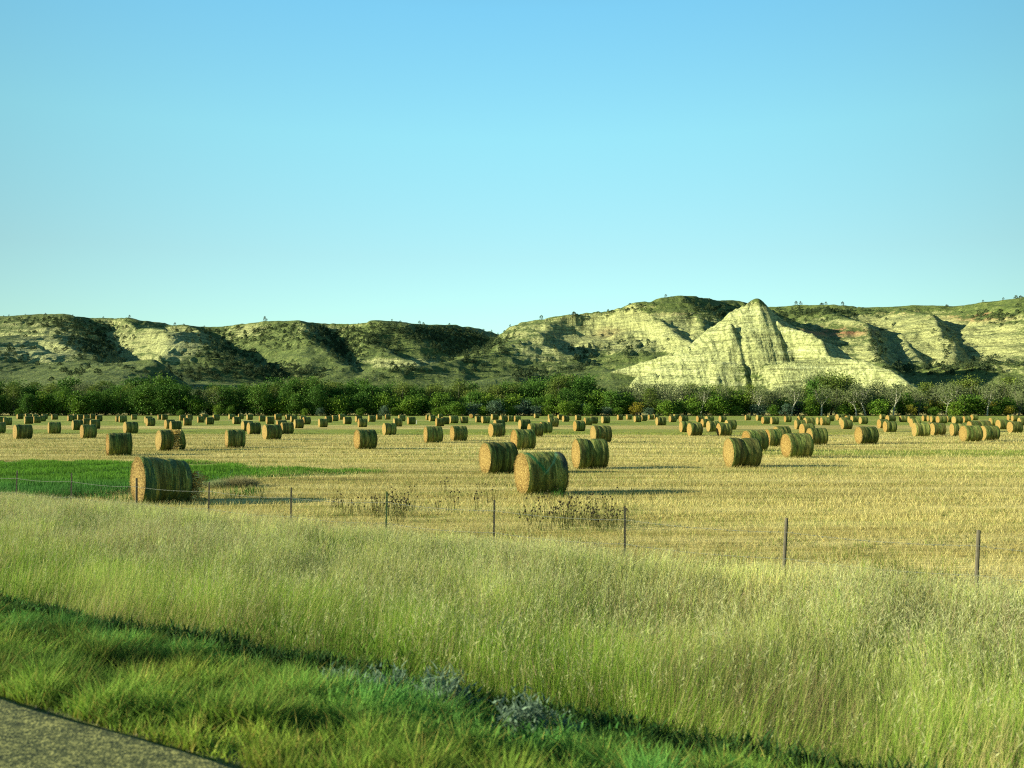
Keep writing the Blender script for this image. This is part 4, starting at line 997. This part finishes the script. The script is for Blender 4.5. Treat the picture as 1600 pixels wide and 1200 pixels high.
for X, D, s_, px in jun[:NJ]:
    zn = zone(px); e = juniper(px, D, s_, 'x', 'junipers scattered over the badland slopes'); e.location.x = X; e.location.z = hill_z(X, D)-1.0*s_
    jg.setdefault(zn, []).append(e)
for zn, lst in jg.items():
    for e in lst: e['label'] = 'dark juniper among others scattered over the slope at '+zn; e['group'] = 'junipers scattered over the slope at '+zn
acc = Acc()
for X, D, s_, px in jun[NJ:]:
    V, F_, c = JV[int(rng.integers(0, 3))]; a = rng.uniform(0, 6.28); V2 = V.copy(); V2[:, 0] = V[:, 0]*math.cos(a)-V[:, 1]*math.sin(a); V2[:, 1] = V[:, 0]*math.sin(a)+V[:, 1]*math.cos(a)
    acc.add(V2*s_+np.array([X, D, hill_z(X, D)-.3]), F_, c)
obj('hill_scrub', acc.mesh('hill_scrub', [LM['juniper']], col=True), None, kind='stuff', label='dark scrub on the badland slopes, massed thicker to deepen the shaded ones', category='scrub')

# ================================================================== GRASS
def scatter(smin, smax, tmin, tmax, n, pxpad=520, rowmax=1290):
    s = rng.uniform(smin, smax, n); t = rng.uniform(tmin, tmax, n)
    X = s*ND[0]+t*TD[0]; Y = s*ND[1]+t*TD[1]
    ok = Y > 1.2
    s, t, X, Y = s[ok], t[ok], X[ok], Y[ok]
    Z = ground_z(X, Y); px, py = project(X, Y, Z+.3)
    ok = (px > -pxpad) & (px < 1600+pxpad) & (py < rowmax)
    return s[ok], t[ok], X[ok], Y[ok], Z[ok], px[ok], py[ok]
def grass_obj(name, label, parts, mat=M_BLADES, cat='grass'):
    Vs, Cs, Ts, Qs, off = [], [], [], [], 0
    for V, F_, C in parts:
        for f in F_: (Ts if f.shape[1] == 3 else Qs).append(f+off)
        Vs.append(V); Cs.append(C); off += len(V)
    Fl = [np.concatenate(x) for x in (Ts, Qs) if x]
    return obj(name, mesh_np(name, np.concatenate(Vs), Fl, [mat], col=np.concatenate(Cs)), None, kind='stuff', label=label, category=cat)
def clumpy(X, Y, sc, seed): return vnoise(X*sc, Y*sc, seed)*.6+vnoise(X*sc*2.7, Y*sc*2.7, seed+1)*.4
# tall pale-headed grass
parts = []
for (s0, s1, cnt, w0) in ((5.82, 9.5, 512000, .0032), (9.5, 13.5, 410000, .0040), (13.5, 17.6, 375000, .0052)):
    s, t, X, Y, Z, px, py = scatter(s0, s1, -16, 42, cnt)
    c1 = clumpy(X, Y, .9, 500); c2 = clumpy(X, Y, .35, 510); c3 = vnoise(X*.22, Y*.22, 520)
    dens = .35+.9*c1; ok = rng.random(len(s)) < dens*np.clip(1.15-.0*s, 0, 1)*np.where(s > 16.6, .35, 1)
    s, t, X, Y, Z, c1, c2, c3 = [q[ok] for q in (s, t, X, Y, Z, c1, c2, c3)]
    n = len(s)
    edge_f = sstep(5.8, 6.6, s); fen = 1-sstep(13.5, 17.0, s)*.42
    hgt = (.44+.42*c1+.20*(vnoise(X*3.2, Y*3.2, 552)-.4)+.16*rng.normal(0, 1, n).clip(-1.5, 1.5))*fen*(.72+.28*edge_f)*np.where(rng.random(n) < .35, .62, 1)
    hgt = np.clip(hgt, .15, 1.25)
    lean = (rng.normal(0, .17, (n, 2))+np.array([.09, .02])+.35*np.stack([vnoise(X*1.2, Y*1.2, 570)-.5, vnoise(X*1.2, Y*1.2, 571)-.5], -1))*hgt[:, None]
    bent = rng.random(n) < .08; lean[bent] *= 2.6
    dist = np.hypot(X, Y)
    green = np.clip(1.12-.075*(s-6)+.9*(c2-.5)+.5*(c3-.5)+rng.normal(0, .16, n), 0, 1)
    dead = rng.random(n) < (.22+.3*(c3 > .6))
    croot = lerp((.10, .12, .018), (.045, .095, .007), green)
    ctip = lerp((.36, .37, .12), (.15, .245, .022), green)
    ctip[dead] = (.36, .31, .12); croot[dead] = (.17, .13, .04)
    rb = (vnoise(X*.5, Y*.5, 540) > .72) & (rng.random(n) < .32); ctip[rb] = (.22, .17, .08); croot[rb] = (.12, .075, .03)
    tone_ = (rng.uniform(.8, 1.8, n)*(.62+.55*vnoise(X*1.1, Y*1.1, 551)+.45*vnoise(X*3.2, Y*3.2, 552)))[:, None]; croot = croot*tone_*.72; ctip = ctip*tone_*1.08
    heads = rng.random(n) < (.05+.30*sstep(7.5, 12, s))*(.2+1.5*c2)*(hgt > .4)
    hc = lerp((.33, .33, .14), (.50, .51, .25), rng.random(n)); purple = rng.random(n) < .12; hc[purple] = (.30, .22, .13); hc *= rng.uniform(.6, 1.05, n)[:, None]
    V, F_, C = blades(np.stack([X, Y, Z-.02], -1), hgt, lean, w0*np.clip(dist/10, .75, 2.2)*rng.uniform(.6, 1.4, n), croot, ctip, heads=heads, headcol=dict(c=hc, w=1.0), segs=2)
    parts.append((V, F_, C))
s, t, X, Y, Z, px, py = scatter(5.85, 11, -9, 30, 130000)
c1 = clumpy(X, Y, .8, 580); ok = rng.random(len(s)) < np.clip((c1-.42)*3, 0, 1)*(1-sstep(8, 11, s)*.7); s, X, Y, Z = s[ok], X[ok], Y[ok], Z[ok]; n = len(s)
cr = np.tile([.040, .085, .008], (n, 1))*rng.uniform(.7, 1.4, (n, 1)); ct = np.tile([.13, .25, .022], (n, 1))*rng.uniform(.6, 1.4, (n, 1))
parts.append(blades(np.stack([X, Y, Z+rng.uniform(0, .42, n)*(.5+c1[ok])], -1), rng.uniform(.05, .16, n), rng.normal(0, .06, (n, 2)), rng.uniform(.005, .012, n), cr, ct, segs=2))
grass_obj('tall_grass', 'tall pale-headed grass filling the strip between verge and fence', parts)
# verge: short lush grass between road and tall grass
s, t, X, Y, Z, px, py = scatter(3.10, 5.74, -9, 22, 575000, 420, 1500)
c1 = clumpy(X, Y, 4.2, 600); c2 = clumpy(X, Y, .8, 610); ok = rng.random(len(s)) < .12+1.15*c1
s, t, X, Y, Z, c1, c2 = [q[ok] for q in (s, t, X, Y, Z, c1, c2)]; n = len(s)
patch_ = vnoise(X*1.3, Y*1.3, 660); inner = np.clip(sstep(3.15, 5.2, s+1.6*(c2-.5))*.75+.8*(patch_-.5), 0, 1)
hgt = (.01+.30*c1**1.8+.05*inner+.03*rng.normal(0, 1, n)).clip(.02, .36)*sstep(3.0, 3.35, s+.05)**.5*(1-.45*sstep(5.0, 5.7, s))
croot = lerp((.10, .13, .011), (.028, .085, .010), inner); ctip = lerp((.25, .36, .045), (.11, .30, .060), inner)
yel = rng.random(n) < .18*(1-inner)+.06; ctip[yel] = (.34, .31, .07); croot[yel] = (.18, .15, .03)
tone_ = (rng.uniform(.65, 1.3, n)*(.45+1.05*vnoise(X*2.6, Y*2.6, 671))*(.75+.5*vnoise(X*7, Y*7, 672)))[:, None]
V, F_, C = blades(np.stack([X, Y, Z-.01], -1), hgt, rng.normal(0, .5, (n, 2))*hgt[:, None], rng.uniform(.004, .009, n), croot*tone_, ctip*tone_, segs=2)
parts = [(V, F_, C)]
# broad-leaved plants (clover, alfalfa) in the verge
s, t, X, Y, Z, px, py = scatter(3.25, 5.8, -6, 22, 90000, 420, 1500)
c1 = clumpy(X, Y, 1.1, 640); ok = rng.random(len(s)) < np.clip((c1-.5)*1.5, 0, 1); s, X, Y, Z = s[ok], X[ok], Y[ok], Z[ok]; n = len(s)
inner = sstep(3.15, 4.8, s); hh = rng.uniform(.05, .26, n)
croot = lerp((.11, .16, .014), (.04, .12, .022), inner)*rng.uniform(.7, 1.3, n)[:, None]; ctip = croot*1.35
V, F_, C = blades(np.stack([X, Y, Z+hh-.05], -1), rng.uniform(.02, .05, n), rng.normal(0, .03, (n, 2)), rng.uniform(.010, .022, n), croot, ctip, segs=2)
parts.append((V, F_, C))
# near-black leaves added where the verge ends, colouring in its shadow line
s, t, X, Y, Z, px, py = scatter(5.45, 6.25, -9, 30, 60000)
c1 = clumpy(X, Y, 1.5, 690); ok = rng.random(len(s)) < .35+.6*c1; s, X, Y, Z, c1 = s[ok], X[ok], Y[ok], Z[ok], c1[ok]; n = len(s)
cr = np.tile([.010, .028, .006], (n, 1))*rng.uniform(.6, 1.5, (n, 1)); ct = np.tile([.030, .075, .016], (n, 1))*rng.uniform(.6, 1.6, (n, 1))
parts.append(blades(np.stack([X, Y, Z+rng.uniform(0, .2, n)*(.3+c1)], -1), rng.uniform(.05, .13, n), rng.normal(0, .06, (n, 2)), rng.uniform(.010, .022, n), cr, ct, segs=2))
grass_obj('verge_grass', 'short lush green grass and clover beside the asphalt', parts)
acc = Acc(); ng = 700; tg_ = rng.uniform(-4, 14, ng); sg = 3.0+np.abs(rng.normal(0, .07, ng))+.01
for a, b_ in zip(sg, tg_):
    r_ = rng.uniform(.004, .013); x_ = a*ND[0]+b_*TD[0]; y_ = a*ND[1]+b_*TD[1]; z_ = float(np.interp(a, PROF_S, PROF_Z))
    o6 = np.array([[1,0,0],[0,1,0],[-1,0,0],[0,-1,0],[0,0,.7],[0,0,-.7]])*r_*rng.uniform(.6, 1.4, (6, 1))+[x_, y_, z_+.006]
    acc.add(o6, np.array([[0,1,4],[1,2,4],[2,3,4],[3,0,4],[1,0,5],[2,1,5],[3,2,5],[0,3,5]]))
obj('gravel', acc.mesh('gravel', [mat_plain('gravel_grey', (.12, .11, .07), .9, 30, .5)]), None, kind='stuff', label='loose gravel crumbs along the broken asphalt edge', category='gravel')
# stubble on the near field
parts = []
for y0, y1, cnt, w0, h0 in ((12, 30, 220000, .006, .13), (30, 60, 260000, .010, .15), (60, 120, 215000, .020, .16)):
    Y = y0+(y1-y0)*rng.random(cnt); X = (rng.uniform(-220, 1820, cnt)-800)/FPX*Y
    s = X*ND[0]+Y*ND[1]; ok = s > 17.2; X, Y, s = X[ok], Y[ok], s[ok]
    row = np.round(Y/.22)*.22+rng.normal(0, .03, len(Y)); Y = row
    e1 = ((X+28)/15.5)**2+((Y-44)/11.5)**2; ok = (e1 > 1) & (rng.random(len(X)) < .25+1.0*clumpy(X*.25, Y*1.2, .5, 700)); X, Y = X[ok], Y[ok]; n = len(X)
    Z = ground_z(X, Y); c = lerp((.32, .26, .065), (.65, .57, .235), rng.random(n)**.8)
    g_ = rng.random(n) < .10+.25*(clumpy(X*.2, Y, .35, 720) > .6); c[g_] = (.14, .21, .03)
    gb = (np.abs(Y-127+6*fbm(X/30, Y/30, 2, 5)) < 13) & (X < 45) & (rng.random(n) < .85); c[gb] = lerp((.12, .17, .02), (.30, .34, .05), rng.random(int(gb.sum())))
    gb = (np.abs(Y-66+3*fbm(X/20, Y/20, 2, 6)) < 3) & (X > 14) & (rng.random(n) < .6); c[gb] = (.16, .22, .03)
    swath = (.62+.75*vnoise(X*.03, Y*.30, 733)*.6+.75*vnoise(X*.1, Y*.9, 735)*.4)[:, None]; c = c*swath
    hgt = rng.uniform(.4, 1.2, n)*h0*(.55+.75*swath[:, 0])
    parts.append(blades(np.stack([X, Y, Z], -1), hgt, rng.normal(0, .5, (n, 2))*hgt[:, None], rng.uniform(.6, 1.3, n)*w0, c*.75, c, segs=1))
# scattered clumps and windrow leavings
nc = 1800; Yc = 20+110*rng.random(nc)**1.2; Xc = (rng.uniform(-60, 1660, nc)-800)/FPX*Yc; Yc = np.where(rng.random(nc) < .5, np.round(Yc/5.5)*5.5+rng.normal(0, .3, nc), Yc)
ok = (Xc*ND[0]+Yc*ND[1] > 17.6) & (((Xc+28)/15.5)**2+((Yc-44)/11.5)**2 > 1.05); Xc, Yc = Xc[ok], Yc[ok]; nc = len(Xc); k = 26
X = np.repeat(Xc, k)+rng.normal(0, .30, nc*k); Y = np.repeat(Yc, k)+rng.normal(0, .08, nc*k); n = nc*k; hgt = rng.uniform(.04, .17, n)*np.repeat(rng.uniform(.4, 1.3, nc), k)
g_ = np.repeat(rng.random(nc) < .45, k); c = lerp((.20, .15, .035), (.66, .55, .19), rng.random(n)); c[g_] = lerp((.06, .10, .015), (.20, .26, .045), rng.random(int(g_.sum())))
parts.append(blades(np.stack([X, Y, ground_z(X, Y)], -1), hgt, rng.normal(0, .9, (n, 2))*hgt[:, None], rng.uniform(.01, .02, n)*np.repeat(1+Yc/90, k), c*.6, c, segs=1))
grass_obj('stubble', 'cut golden stubble of the mown hay field', parts, M_STRAWBITS, 'stubble')
# lush patch on the left
n0 = 130000; X = rng.uniform(-44, -6, n0); Y = rng.uniform(31, 58, n0)
e1 = np.minimum(((X+28)/15.5)**2+((Y-44)/11.5)**2, ((X+15)/7.5)**2+((Y-46.2)/3.6)**2)+.9*(clumpy(X, Y, .5, 800)-.5); e1 = np.where(((X+23)/8.5)**2+((Y-35.5)/5)**2 < .9, np.minimum(e1, .5), e1)
s = X*ND[0]+Y*ND[1]; ok = (e1 < 1) & (s > 17.3) & (np.abs(X/Y) < .62); X, Y, e1 = X[ok], Y[ok], e1[ok]; n = len(X); Z = ground_z(X, Y)
front = np.clip((42-Y)/6, 0, 1)
hgt = (.08+.24*clumpy(X, Y, .5, 810)+.28*front*clumpy(X, Y, .9, 815))*np.clip((1-e1)*3+.4, 0, 1)
cr = lerp((.03, .085, .009), (.020, .070, .015), front); ct = lerp((.12, .26, .022), (.075, .20, .036), front); tn = (rng.uniform(.6, 1.2, n)*(.7+.8*clumpy(X, Y, .8, 830)))[:, None]
grass_obj('green_regrowth', 'patch of lush green regrowth around the biggest near bale', [blades(np.stack([X, Y, Z], -1), hgt, rng.normal(0, .25, (n, 2))*hgt[:, None], rng.uniform(.012, .03, n), cr*tn, ct*tn, segs=2)])
# green weeds and dark-seeded stalks along the fence
def weeds(boxes, n_each, cols, hr, wr_, heads_dark):
    parts = []
    for px0, px1, py0, py1, m in boxes:
        pxs = rng.uniform(px0, px1, m); pys = rng.uniform(py0, py1, m)
        for a, b_ in zip(pxs, pys):
            X0, Y0 = flat_at(a, b_); k = n_each
            X = X0+rng.normal(0, .12, k); Y = Y0+rng.normal(0, .12, k); Z = ground_z(X, Y)
            hgt = rng.uniform(*hr)*rng.uniform(.5, 1.1, k); c0 = np.tile(cols[0], (k, 1))*rng.uniform(.7, 1.2, (k, 1)); c1_ = np.tile(cols[1], (k, 1))*rng.uniform(.7, 1.3, (k, 1))
            h_ = rng.random(k) < heads_dark
            V, F_, C = blades(np.stack([X, Y, Z], -1), hgt, rng.normal(0, .22, (k, 2))*hgt[:, None], rng.uniform(*wr_, k), c0, c1_, segs=2)
            parts.append((V, F_, C))
            if h_.any():      # nodding dark seed heads: little faceted knobs
                for q in np.where(h_ & (rng.random(k) < .7))[0]:
                    tip = V[q*5+4]; r_ = rng.uniform(.022, .04); o8 = np.array([[1,0,0],[0,1,0],[-1,0,0],[0,-1,0],[0,0,1],[0,0,-1.]])*r_+tip
                    T8 = np.array([[0,1,4],[1,2,4],[2,3,4],[3,0,4],[1,0,5],[2,1,5],[3,2,5],[0,3,5]])
                    parts.append((o8, [T8], np.tile([.045, .04, .02], (6, 1))))
    return parts
parts = weeds([(820, 985, 798, 830, 42), (515, 640, 790, 815, 26), (600, 760, 765, 800, 10), (700, 1000, 778, 800, 14)], 9, [(.05, .055, .015), (.085, .09, .025)], (.3, .6), (.012, .022), .6)
parts += weeds([(1290, 1480, 888, 930, 46), (1215, 1300, 905, 935, 16), (1325, 1340, 865, 875, 3), (1060, 1200, 880, 905, 8)], 12, [(.05, .075, .010), (.15, .20, .028)], (.25, .5), (.006, .014), 0)
parts += weeds([(300, 420, 768, 780, 26), (840, 890, 771, 778, 14), (0, 210, 776, 788, 40)], 9, [(.025, .075, .01), (.07, .18, .03)], (.2, .45), (.012, .03), .02)
grass_obj('fence_weeds', 'weeds with dark seed heads growing along the fence', parts, cat='weeds')
# silvery sage plants at the foot of the tall grass
def sage(px, py, sc_, label):
    # foot on the sloping verge: march down the ray
    for Yd in np.arange(3.5, 12, .02):
        X, Y, Z = world_at(px, py, Yd)
        if Z <= float(ground_z(np.array([X]), np.array([Y]))[0])+.02: break
    k = 150; n = k; a = rng.uniform(0, 6.283, n); el = rng.uniform(.25, 1.4, n); rad = .20*sc_
    base = np.stack([np.cos(a)*.05*sc_, np.sin(a)*.05*sc_, np.zeros(n)], -1)
    hgt = np.sin(el)*rad*1.4*rng.uniform(.4, 1, n); lean = np.stack([np.cos(a), np.sin(a)], -1)*(np.cos(el)*rad*rng.uniform(.4, 1.1, n))[:, None]
    cr = np.tile([.05, .09, .045], (n, 1))*rng.uniform(.7, 1.2, (n, 1)); ct = np.tile([.15, .22, .14], (n, 1))*rng.uniform(.7, 1.2, (n, 1))
    st = blades(base, hgt, lean, rng.uniform(.006, .012, n), cr, ct, segs=2)
    parts = [st]
    for f in (.4, .6, .8, 1.):
        m = n; p = base.copy(); p[:, :2] += lean*f**1.5; p[:, 2] += hgt*f
        parts.append(blades(p, rng.uniform(.02, .05, m)*sc_, rng.normal(0, .04, (m, 2))*sc_, rng.uniform(.012, .022, m)*sc_, ct*.8, ct*1.1, segs=2))
    Vs, Cs, Ts, Qs, off = [], [], [], [], 0
    for V, F_, C in parts:
        for f in F_: (Ts if f.shape[1] == 3 else Qs).append(f+off)
        Vs.append(V); Cs.append(C); off += len(V)
    me = mesh_np('sage_plant', np.concatenate(Vs), [np.concatenate(Ts), np.concatenate(Qs)], [M_BLADES], col=np.concatenate(Cs))
    return obj('sage_plant', me, None, (X, Y, Z), label=label, category='plant', group='silvery plants at the foot of the tall grass')
sage(690, 1118, 1.15, 'largest silvery-leaved plant at the foot of the tall grass')
sage(605, 1100, 1.0, 'silvery-leaved plant just left of the largest one')
sage(560, 1088, .8, 'silvery-leaved plant farthest left in the tall grass foot')
sage(520, 1080, .7, 'smallest silvery plant, left of the others')
sage(815, 1155, 1.1, 'silvery-leaved plant right of the largest one')
sage(880, 1160, .7, 'silvery-leaved plant farthest right, below the tall grass')
# tumbling dry bush on the green patch
def dry_bush(px, py, w_, h_, label, name='dry_bush', col=((.13, .12, .05), (.30, .27, .13))):
    X0, Y0 = flat_at(px, py); n = 2600; a = rng.uniform(0, 6.283, n); q = np.sqrt(rng.random(n))
    base = np.stack([np.cos(a)*q*w_*.35, np.sin(a)*q*w_*.35, np.zeros(n)], -1); hgt = h_*rng.uniform(.5, 1, n)*(1-.6*q**2)
    lean = np.stack([np.cos(a), np.sin(a)], -1)*(q*w_*.22)[:, None]+rng.normal(0, .05, (n, 2))
    V, F_, C = blades(base, hgt, lean, rng.uniform(.008, .02, n), np.tile(col[0], (n, 1))*rng.uniform(.7, 1.2, (n, 1)), np.tile(col[1], (n, 1))*rng.uniform(.7, 1.2, (n, 1)), segs=2)
    z0 = float(ground_z(np.array([X0]), np.array([Y0]))[0])
    return obj(name, mesh_np(name, V, F_, [M_BLADES], col=C), None, (X0, Y0, z0-.03), label=label, category='bush')
dry_bush(372, 760, 1.9, .62, 'brownish dry bush on the green patch right of the biggest bale')
dry_bush(340, 762, 1.1, .45, 'small pale dry bush left of the brown one on the green patch', col=((.12, .16, .05), (.30, .32, .15)))

# ================================================================== FENCE
M_POST = mat_plain('weathered_post', (.085, .075, .05), .8, 14, .5); M_POSTG = mat_plain('green_steel_post', (.07, .11, .04), .55, 14, .4); M_WIRE = mat_plain('dull_wire', (.17, .18, .14), .5, 20, .2)
fence = empty('wire_fence', (0, 0, 0), label='sagging wire fence on thin dark posts along the tall grass', category='fence')
# post tops as photographed: column, top row, lean
POSTS = [(-45,730,0),(27,735,1.5),(113,739,.5),(215,747,0),(327,753,1.),(455,762,1.),(603,768,1.5),(771,781,1.),(975,793,.5),(1221,810,3.5),(1520,828,3.0),(1880,852,2)]
xs_, tops = [], []
for i, (px, top, ln) in enumerate(POSTS):
    k = 1.0/(px+1500.)      # place along the line s = S_FENCE
    uu = (px-800)/FPX; Yp = S_FENCE/(ND[0]*uu+ND[1]); Xp = uu*Yp
    zt = float(world_at(px, top, Yp)[2]); zt = float(np.clip(zt, .95, 1.45)); z0 = float(ground_z(np.array([Xp]), np.array([Yp]))[0])
    wood = px > 1100 or px == 215
    r_ = .034 if wood else .021
    acc = Acc()
    lx = math.tan(math.radians(ln))*zt
    if wood:
        V, F_ = tube([(0, 0, -.3), (lx*.5, .01, zt*.5), (lx, 0, zt-.01), (lx, 0, zt)], [r_*1.1, r_, r_*.95, r_*.8], 8); acc.add(V, F_)
        acc.add(np.concatenate([V[-8:], V[-8:].mean(0, keepdims=True)+np.array([[0, 0, .006]])]), np.array([[j, (j+1) % 8, 8] for j in range(8)]))
    else:   # steel tee section with studs
        for (dx, dy, wx, wy) in ((0, 0, r_, .004), (0, .018, .004, .018)):
            V = np.array([[sx*wx+dx+(lx if z > 0 else 0), sy*wy+dy, z] for z in (-.3, zt-z0) for sx, sy in ((-1, -1), (1, -1), (1, 1), (-1, 1))])
            acc.add(V, np.array([[0, 1, 5, 4], [1, 2, 6, 5], [2, 3, 7, 6], [3, 0, 4, 7], [4, 5, 6, 7]]))
        for z in np.arange(.15, zt-.05, .1):
            fx = lx*z/zt; V = np.array([[fx-.008, -.012, z], [fx+.008, -.012, z], [fx+.008, -.012, z+.02], [fx-.008, -.012, z+.02], [fx, -.002, z+.01]]); acc.add(V, np.array([[0, 1, 4], [1, 2, 4], [2, 3, 4], [3, 0, 4]]))
    me = acc.mesh('fence_post', [M_POST if wood or i % 3 else M_POSTG])
    obj('post', me, fence, (Xp, Yp, z0)); xs_.append((Xp, Yp, z0, zt, lx))
for hh in (.80, .42):
    acc = Acc(); pts = []
    for a, b_ in zip(xs_[:-1], xs_[1:]):
        for t in np.linspace(0, 1, 9)[:-1]:
            z = (a[2]+a[3]*hh)*(1-t)+(b_[2]+b_[3]*hh)*t-.05*4*t*(1-t)
            pts.append((a[0]+(b_[0]-a[0])*t+a[4]*hh*(1-t)+b_[4]*hh*t, a[1]+(b_[1]-a[1])*t-.03, z))
    V, F_ = tube(pts, [.0030]*len(pts), 4); acc.add(V, F_)
    for p in pts[::1]:     # barbs
        for dx in (-.1, .15):
            c = np.array(p)+np.array([dx*TD[0], dx*TD[1], 0]); acc.add(np.array([c+[-.02, 0, -.014], c+[.02, 0, .014], c+[.02, 0, .018], c+[.014, 0, -.016]]), np.array([[0, 1, 2], [0, 2, 3]]))
    obj('wire', acc.mesh('fence_wire', [M_WIRE]), fence)
# small white marker stake standing in the field
X, Y = flat_at(650.6, 663); acc = Acc()
V = np.array([[sx*w_, sy*.012, z] for z, w_ in ((-.2, .06), (.75, .06), (.85, .03)) for sx, sy in ((-1, -1), (1, -1), (1, 1), (-1, 1))])
acc.add(V, np.array([[0,1,5,4],[1,2,6,5],[2,3,7,6],[3,0,4,7],[4,5,9,8],[5,6,10,9],[6,7,11,10],[7,4,8,11],[8,9,10,11]]))
obj('marker_stake', acc.mesh('marker_stake', [mat_plain('white_paint', (.75, .74, .68), .6, 9, .08)]), None, (X+.0, Y, 0), label='small white marker stake in the mown field beside a bale', category='stake')

# ================================================================== LIGHT
SUN_EL = 15.5; L_h = np.array([1, .14]); L_h = L_h/np.linalg.norm(L_h)
Ld = Vector((L_h[0]*math.cos(math.radians(SUN_EL)), L_h[1]*math.cos(math.radians(SUN_EL)), -math.sin(math.radians(SUN_EL))))
sd = bpy.data.lights.new('sun', 'SUN'); sd.energy = 5.0; sd.angle = math.radians(.5); sd.color = (1, .965, .72)
sun = bpy.data.objects.new('sun', sd); COL.objects.link(sun); sun.rotation_euler = Ld.to_track_quat('-Z', 'Y').to_euler()
w = bpy.data.worlds.new('World'); scene.world = w; w.use_nodes = True
nt = w.node_tree; nt.nodes.clear()
wo = nt.nodes.new('ShaderNodeOutputWorld'); bg = nt.nodes.new('ShaderNodeBackground')
sky = nt.nodes.new('ShaderNodeTexSky'); sky.sky_type = 'NISHITA'; sky.sun_disc = False
sky.sun_elevation = math.radians(SUN_EL); sky.sun_rotation = math.atan2(-L_h[0], -L_h[1])
sky.altitude = 700; sky.air_density = 1.0; sky.dust_density = .6; sky.ozone_density = 1.0
gam = nt.nodes.new('ShaderNodeGamma'); gam.inputs[1].default_value = .75; nt.links.new(sky.outputs[0], gam.inputs[0])
tint = nt.nodes.new('ShaderNodeMix'); tint.data_type = 'RGBA'; tint.blend_type = 'MULTIPLY'; tint.inputs[0].default_value = 1
nt.links.new(gam.outputs[0], tint.inputs[6])
# the deeper cyan of this sky: tint by elevation
wtc = nt.nodes.new('ShaderNodeTexCoord'); wsx = nt.nodes.new('ShaderNodeSeparateXYZ'); nt.links.new(wtc.outputs['Generated'], wsx.inputs[0])
wr = nt.nodes.new('ShaderNodeValToRGB'); nt.links.new(wsx.outputs[2], wr.inputs[0]); el = wr.color_ramp.elements
while len(el) < 6: el.new(.5)
for e_, (p_, c_) in zip(el, [(0, (1.02, 1.45, 1.28)), (.165, (1.05, 1.50, 1.35)), (.29, (1.04, 1.82, 1.63)), (.41, (.87, 1.78, 1.84)), (.62, (.5, 1.1, 1.35)), (1, (.25, .6, .9))]):
    e_.position = p_; e_.color = (c_[0]/2, c_[1]/2, c_[2]/2, 1)
# towards and away from the sun this sky is no brighter than straight ahead
sq = nt.nodes.new('ShaderNodeMath'); sq.operation = 'MULTIPLY'; nt.links.new(wsx.outputs[0], sq.inputs[0]); nt.links.new(wsx.outputs[0], sq.inputs[1])
sm = nt.nodes.new('ShaderNodeMath'); sm.operation = 'MULTIPLY_ADD'; nt.links.new(sq.outputs[0], sm.inputs[0]); sm.inputs[1].default_value = -1.3; sm.inputs[2].default_value = 1
mx = nt.nodes.new('ShaderNodeMath'); mx.operation = 'MAXIMUM'; nt.links.new(sm.outputs[0], mx.inputs[0]); mx.inputs[1].default_value = .42
vs = nt.nodes.new('ShaderNodeVectorMath'); vs.operation = 'SCALE'; nt.links.new(wr.outputs[0], vs.inputs[0]); nt.links.new(mx.outputs[0], vs.inputs['Scale'])
nt.links.new(vs.outputs[0], tint.inputs[7])
nt.links.new(tint.outputs[2], bg.inputs[0]); bg.inputs[1].default_value = .178
nt.links.new(bg.outputs[0], wo.inputs[0])
scene.view_settings.view_transform = 'Standard'; scene.view_settings.look = 'None'
scene.view_settings.exposure = 1.45; scene.view_settings.gamma = 1
scene.render.engine = 'CYCLES'
scene.cycles.max_bounces = 5; scene.cycles.diffuse_bounces = 2; scene.cycles.transmission_bounces = 3; scene.cycles.transparent_max_bounces = 4
scene.cycles.use_denoising = False
scene.cycles.filter_width = 1.15
